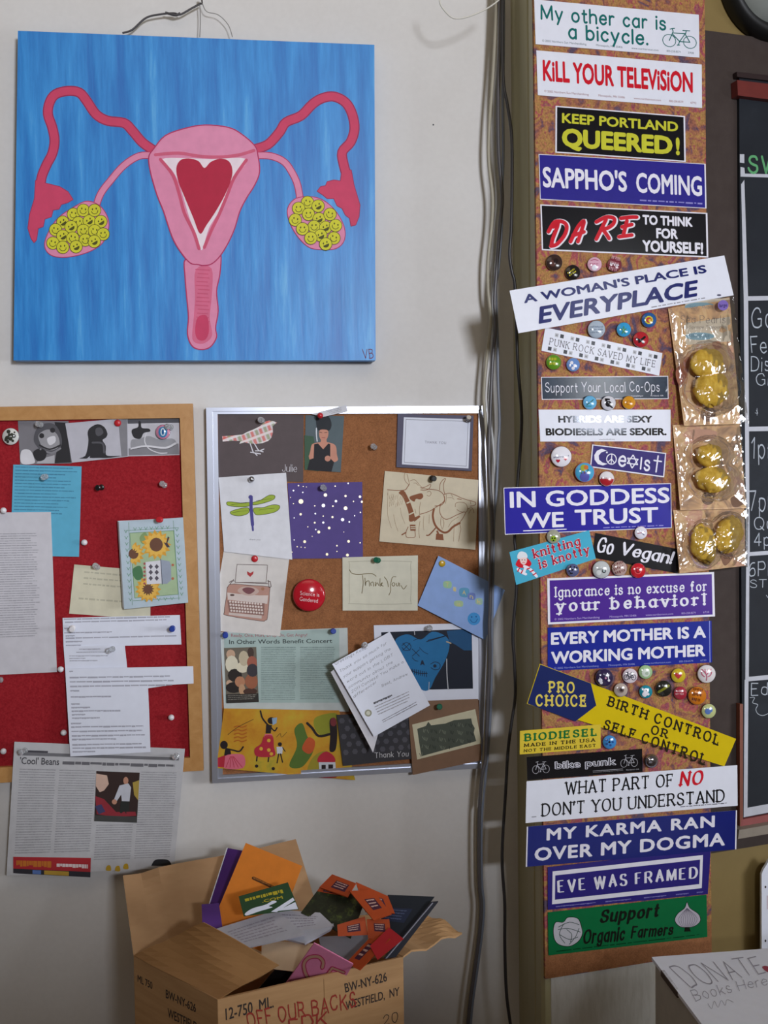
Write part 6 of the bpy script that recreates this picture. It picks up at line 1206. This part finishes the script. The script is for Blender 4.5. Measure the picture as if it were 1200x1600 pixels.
def sheet3(corners, mat, th=.002, n=6, warp=None):
    """thick sheet over four 3-D corners (tl, tr, br, bl), optionally warped along its normal"""
    a, b, c_, d = corners; nn = (b - a).cross(d - a).normalized()
    if nn.dot(CAM - a) < 0: nn = -nn
    V = []
    for j in range(n + 1):
        for i in range(n + 1):
            u, v = i / n, j / n; p = a * (1 - u) * (1 - v) + b * u * (1 - v) + c_ * u * v + d * (1 - u) * v
            V.append(p + nn * (warp(u, v) if warp else 0))
    N = len(V); V += [v - nn * th for v in V]; Fc = []
    for j in range(n):
        for i in range(n):
            k = j * (n + 1) + i; Fc += [(k, k + n + 1, k + n + 2, k + 1), (k + N, k + 1 + N, k + n + 2 + N, k + n + 1 + N)]
    for i in range(n):
        for k, l in ((i, i + 1), (n * (n + 1) + i + 1, n * (n + 1) + i), ((i + 1) * (n + 1), i * (n + 1)), (i * (n + 1) + n, (i + 1) * (n + 1) + n)): Fc.append((k, l, l + N, k + N))
    return V, Fc
def dep(p): return (p - CAM).dot(FW)
tB = dep(LB)
V, Fc = sheet3([PT(192, 1368, tB + .07), PT(462, 1312, dep(RB) + .03), RB, LB], CBI, .003, 10, lambda u, v: .004 * math.sin(7 * u + 3 * v) * (1 - v) - .010 * math.exp(-((u - .12 - v * .1) / .05) ** 2) * (1 - v))
mesh_obj('flap', V, Fc, CBI, parent=root)
V, Fc = sheet3([LB + up * .001, PT(318, 1441, dep(LB) - .06), PT(436, 1508, dep(FL) + .035), FL + up * .001], CBI, .003, 8, lambda u, v: .006 * math.sin(3.14 * u) * math.sin(3.14 * v) + .002 * math.sin(9 * u + 5 * v))
mesh_obj('flap', V, Fc, ramp_mat('flap_brown', [(.3, 'a67a4c'), (.7, 'b38758')], nscale=14, rough=.6, bump=.1), parent=root)
V, Fc = sheet3([RB + up * .001, hz(668, 1427, ZR - .01), hz(722, 1455, ZR - .03), FR + up * .001], CB, .003, 8, lambda u, v: .004 * math.sin(8 * u * v + 4 * u))
mesh_obj('flap', V, Fc, CB, parent=root)

def leaf(name, cor, mat, label, cat, art=None, th=.0015, group=None):
    """booklet or sheet from pixel corners with their heights above the box rim; drawn on like the other cards"""
    P = [hz(c_[0], c_[1], ZR + c_[2]) for c_ in cor]; pl = plane3(P[0], P[1], P[3]); it = It(pl, 0, None, .0002)
    it.slab([(c_[0], c_[1]) for c_ in cor], mat, 1, th)
    if art: art(it)
    return it.build(name, label, cat, group)
bq = T(170, 1280, .475); rows = lambda it, q, n, m, **k: it.rows(0, 1, 0, 1, n, m, 1, .4, quadmap(q), **k)
VIO = INK('4a1f72')
leaf('booklet', [(355, 1325, .125), (390, 1331, .12), (336, 1456, .026), (316, 1447, .032)], VIO, 'purple booklet standing behind the orange one in the box', 'booklet', lambda it: it.line([(355, 1325), (316, 1447)], 1.4, PAPER, 1, False, False), .003)
leaf('booklet', [(315, 1413, 0.07), (342, 1411, 0.07), (352, 1480, 0.02), (317, 1465, 0.03)], INK('5a2f86'), 'small purple booklet low beside the tall back flap', 'booklet', None, .003)
def a_or(it):
    it.line([(396, 1372), (428, 1387)], 5, INK('5a3413'), 1, False, False); it.rows(0, 1, 0, 1, 1, INK('a8682c'), 2, .6, quadmap([(396, 1370), (429, 1385), (428, 1389), (395, 1374)]))
leaf('booklet', [(384, 1317, 0.14), (472, 1353, 0.11), (420, 1492, -0.004), (328, 1451, 0.035)], INK('e8872c'), 'bright orange booklet leaning at the back of the box', 'booklet', a_or, .002)
def a_gr(it):
    it.rows(.1, .85, .18, .34, 1, INK('b9a82a'), 1, .8, None, .05, .8); it.text(bf('.COM', .02), .4, .8, .4, .52, INK('b9a82a'))
    it.poly(sm(it.uv(.04, .85, .2, .68, .45, .62, .6, .52, .66, .6, .5, .7, .55, .78, .3, .86, .06, .97), True), PAPER, 1); it.poly(it.uv(.5, .95, .98, .55, .99, .66, .6, .99), PAPER, 1); it.poly(it.uv(.6, .95, .99, .72, .99, .98), PAPER, 1)
leaf('flyer', [(373, 1401, 0.1), (450, 1379, 0.11), (467, 1421, 0.08), (381, 1432, 0.07)], INK('2c4a2c'), 'green flyer with yellow lettering in front of the orange booklet', 'flyer', a_gr, .001)
# fan of orange brochures and dark magazines
OG = INK('b84c20'); DG = ramp_mat('dark_leaf_print', [(.3, '1e221a'), (.55, '2e3322'), (.68, '5c6a30'), (.8, '7f8a4a')], nscale=70, rough=.45, bump=0)
def a_mag(it): it.rect(.08, .3, .7, .62, INK('2c3550')); it.rows(.1, .6, .34, .6, 4, INK('5a668a'), 2)
leaf('magazine', [(606, 1398, 0.08), (679, 1401, 0.08), (627, 1470, 0.03), (588, 1462, 0.03)], INK('242a34'), 'dark glossy magazine slanting up to the flap\'s corner', 'magazine', a_mag, .003)
leaf('magazine', [(674, 1410, 0.08), (685, 1409, 0.08), (618, 1496, 0.01), (600, 1498, 0.01)], INK('2c2e38'), 'thin dark magazine edge beside the torn side flap', 'magazine', lambda it: it.line([(676, 1411), (604, 1497)], 1.6, INK('9a9aa8'), 1, False, False), .004)
GO = 'orange headed brochures in the box'
def hdr(u0, v0, u1, v1, dark=True):
    def a(it):
        it.rect(u0, v0, u1, v1, OG, 1); du, dv = u1 - u0, v1 - v0
        it.rect(u0 + du * .25, v0 + dv * .2, u0 + du * .85, v0 + dv * .85, INK('4a2438'), 2); it.rows(u0 + du * .3, u0 + du * .8, v0 + dv * .25, v0 + dv * .8, 3, INK('d8b0a4'), 3)
    return a
leaf('brochure', [(500, 1386, .085), (575, 1395, .078), (548, 1466, .035), (470, 1426, .06)], DG, 'brochure with dark leaf print lying widest in the fan', 'brochure', hdr(0, 0, .45, .16), .002, GO)
leaf('brochure', [(519, 1366, 0.1), (556, 1380, 0.095), (543, 1401, 0.08), (499, 1386, 0.09)], OG, 'orange brochure at the very top of the fan', 'brochure', hdr(.1, .1, .95, .9), .002, GO)
leaf('brochure', [(556, 1378, 0.095), (606, 1400, 0.08), (617, 1427, 0.065), (571, 1424, 0.068)], OG, 'orange brochure second from the top of the fan', 'brochure', hdr(.1, .15, .9, .9), .002, GO)
leaf('brochure', [(546, 1392, 0.095), (582, 1390, 0.095), (612, 1428, 0.072), (584, 1438, 0.068)], OG, 'tilted orange brochure in the middle of the fan', 'brochure', hdr(.15, .2, .9, .8), .002, GO)
leaf('brochure', [(573, 1436, 0.065), (608, 1436, 0.065), (612, 1470, 0.04), (575, 1466, 0.042)], OG, 'orange brochure low in the fan beside the red leaflet', 'brochure', hdr(.1, .1, .9, .7), .002, GO)
leaf('brochure', [(527, 1445, 0.06), (570, 1432, 0.068), (575, 1461, 0.048), (528, 1463, 0.046)], OG, 'orange brochure nearest to the white papers', 'brochure', hdr(.15, .15, .9, .85), .002, GO)
leaf('leaflet', [(608, 1449, 0.058), (631, 1467, 0.045), (590, 1500, 0.02), (578, 1478, 0.036)], INK('b01c24'), 'plain red leaflet at the end of the brochure fan', 'leaflet', None, .001)
leaf('brochure', [(582, 1461, 0.045), (610, 1467, 0.045), (562, 1516, -0.02), (540, 1505, 0.01)], OG, 'orange and violet brochure tucked at the box rim', 'brochure', hdr(.05, .1, .6, .9), .002, GO)
# white papers, sheets and the pink zine
WPG = 'white papers in the box'
def pr_(q, n): return lambda it: rows(it, q, n, INK('a3a0b0'), ragged=.2)
leaf('paper_sheet', [(430, 1421, 0.06), (500, 1426, 0.06), (522, 1447, 0.048), (440, 1462, 0.038)], INK('c9cad6'), 'white paper with a torn corner on top of the papers', 'paper', pr_([(440, 1428), (498, 1432), (500, 1446), (445, 1455)], 5), .002, WPG)
leaf('paper_sheet', [(335, 1452, 0.042), (432, 1422, 0.062), (478, 1460, 0.049), (380, 1482, 0.032)], INK('c0c1cd'), 'broad grey-white paper reaching from the orange booklet over the box', 'paper', pr_([(355, 1456), (430, 1431), (458, 1455), (385, 1474)], 6), .002, WPG)
leaf('paper_sheet', [(432, 1463, 0.038), (521, 1443, 0.051), (516, 1452, 0.046), (476, 1474, 0.034)], INK('c6cad9'), 'stack of thin white papers seen at its edge', 'paper', None, .004, WPG)
leaf('paper_sheet', [(498, 1464, 0.035), (579, 1460, 0.038), (552, 1506, 0.0), (505, 1500, 0.0)], INK('8f8f94'), 'plain grey sheet between the brochures and the pink zine', 'paper', None, .001, WPG)
leaf('paper_sheet', [(409, 1469, 0.032), (499, 1475, 0.03), (478, 1520, 0.005), (408, 1512, 0.005)], INK('d3b798'), 'cream sheet behind the pink zine', 'paper', None, .0015, WPG)
def a_pk(it):
    mr_ = INK('b32a58'); gdd = INK('b98a78')
    for w_, m_ in ((7, mr_), (4.2, gdd)): it.line(k2(205, 745, 180, 690, 175, 640, 205, 605, 260, 600, 290, 630, 285, 665), w_, m_, 1 if w_ > 5 else 1.5)
    for w_, m_ in ((6, mr_), (3, gdd)): it.line(k2(310, 715, 345, 668, 415, 695), w_, m_, 1 if w_ > 5 else 1.5, False, False)
    for x_ in (90, 110, 130): it.line(k2(x_, 745, x_ + 4, 775), 1, mr_, 1, False, False)
leaf('zine', [(491, 1474, 0.055), (552, 1507, 0.012), (520, 1560, -0.05), (443, 1542, -.022)], INK('d77fa4'), 'pink zine with a red curled pattern at the front of the box', 'booklet', a_pk, .002)
leaf('booklet', [(436, 1508, 0.0), (462, 1510, 0.0), (440, 1560, -0.06), (400, 1550, -0.05)], INK('1e1a1c'), 'black booklet deep in the box under the folded flap', 'booklet', None, .003)
def low_table(x0, x1, y0, y1, z, label):
    t = empty('low_table', ((x0 + x1) / 2, (y0 + y1) / 2, 0), label, 'table'); wd = ramp_mat('table_wood', [(.3, '5d452f'), (.7, '6c5238')], scale=(2, 14, 2), nscale=3, rough=.5)
    V, Fc = box3(x0, y0, z - .03, x1, y1, z); mesh_obj('table_top', V, Fc, wd, parent=t)
    for x in (x0 + .02, x1 - .06):
        for y in (y0 + .02, y1 - .06): V, Fc = box3(x, y, 0, x + .04, y + .04, z - .03); mesh_obj('leg', V, Fc, wd, parent=t)
low_table(-.36, .40, -.55, -.03, ZR - HB, 'low wooden table under the cardboard box')

# ------------------------------------------------------------------ donation box and the sheet behind it
ZD = .80
A, Bq, D = hz(1024, 1497, ZD), hz(1200, 1484, ZD), hz(1106, 1606, ZD)
ex = (Bq - A).normalized(); ey = (D - A).normalized(); LX, LY, HD = .42, .40, .28
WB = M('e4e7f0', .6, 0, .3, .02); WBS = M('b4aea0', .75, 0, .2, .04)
db = empty('donation_box', A + ex * LX / 2 + ey * LY / 2 - up * HD, 'white cardboard donation box with pencilled DONATE lettering on its lid', 'box')
P4 = [A, A + ex * LX, A + ex * LX + ey * LY, A + ey * LY]
V = P4 + [p - up * HD for p in P4]; V2 = [p + (ex * .004 if i in (0, 3) else -ex * .004) for i, p in enumerate(V)]
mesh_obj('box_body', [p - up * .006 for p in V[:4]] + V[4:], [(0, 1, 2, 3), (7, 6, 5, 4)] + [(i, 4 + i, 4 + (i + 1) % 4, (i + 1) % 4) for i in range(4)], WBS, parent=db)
ld = It(Plane(A, (0, 0, 1)), 0, None, .0002)
e = .004; q0 = [A - ex * e - ey * e, A + ex * (LX + e) - ey * e, A + ex * (LX + e) + ey * (LY + e), A - ex * e + ey * (LY + e)]
ld.V = q0 + [p - up * .005 for p in q0]; ld.F = [(0, 3, 2, 1), (4, 5, 6, 7)] + [(i, (i + 1) % 4, 4 + (i + 1) % 4, 4 + i) for i in range(4)]; ld.MI = [0] * 6; ld.mi(WB)
pk_ = M('9a99a4', .8)
for s_, q in (('DONATE', (1046, 1512, 1182, 1494, 1196, 1518, 1080, 1544)), ('Books Here', (1078, 1548, 1196, 1524, 1200, 1538, 1086, 1564))):
    ld.text(st(s_, .6, jit=.4), 0, 1, 0, 1, pk_, 1, quadmap([(q[i], q[i + 1]) for i in (0, 2, 4, 6)]))
ld.line([(1106, 1568), (1112, 1576), (1116, 1564), (1122, 1574), (1127, 1563), (1133, 1571), (1136, 1562), (1146, 1566)], .7, pk_, 1)
ld.poly(sm([(1191, 1511), (1196, 1509), (1203, 1512), (1202, 1519), (1196, 1517)], True), M('a04050', .7), 1)
ld.build('lid', parent=db)
sb_ = It(plane3(A, A + ey * .2, A - up * .2), .0046); a_, b_ = A + ey * .035, A + ey * .095
sb_.V = [a_ - ex * .0052, b_ - ex * .0052, b_ - ex * .0052 - up * .008, a_ - ex * .0052 - up * .008, a_, b_, b_ - up * .008, a_ - up * .008]; sb_.F = [(0, 1, 2, 3), (0, 4, 5, 1), (3, 2, 6, 7), (0, 3, 7, 4), (1, 5, 6, 2), (4, 7, 6, 5)]; sb_.MI = [0] * 6; sb_.mi(M('4a3a30', .8)); sb_.build('hand_slot', parent=db)
low_table(.56, 1.16, -.86, -.26, ZD - HD, 'low wooden table under the donation box')
ps = It(RW, .02); ps.slabpoly([(1190, 1366), (1193, 1358), (1197, 1352), (1204, 1340), (1212, 1349), (1300, 1330), (1304, 1690), (1192, 1690), (1190, 1480)], PAPER, .004)
for y in (1386, 1470): ps.disc(1196, y, 1.3, BLK, 1, ry=2)
ps.line([(1199, 1400), (1199, 1420)], 1.5, INK('c9b9c4'), 1, False, False)
ps.build('notepad', 'white punched pad standing against the yellow wall behind the donation box', 'pad')
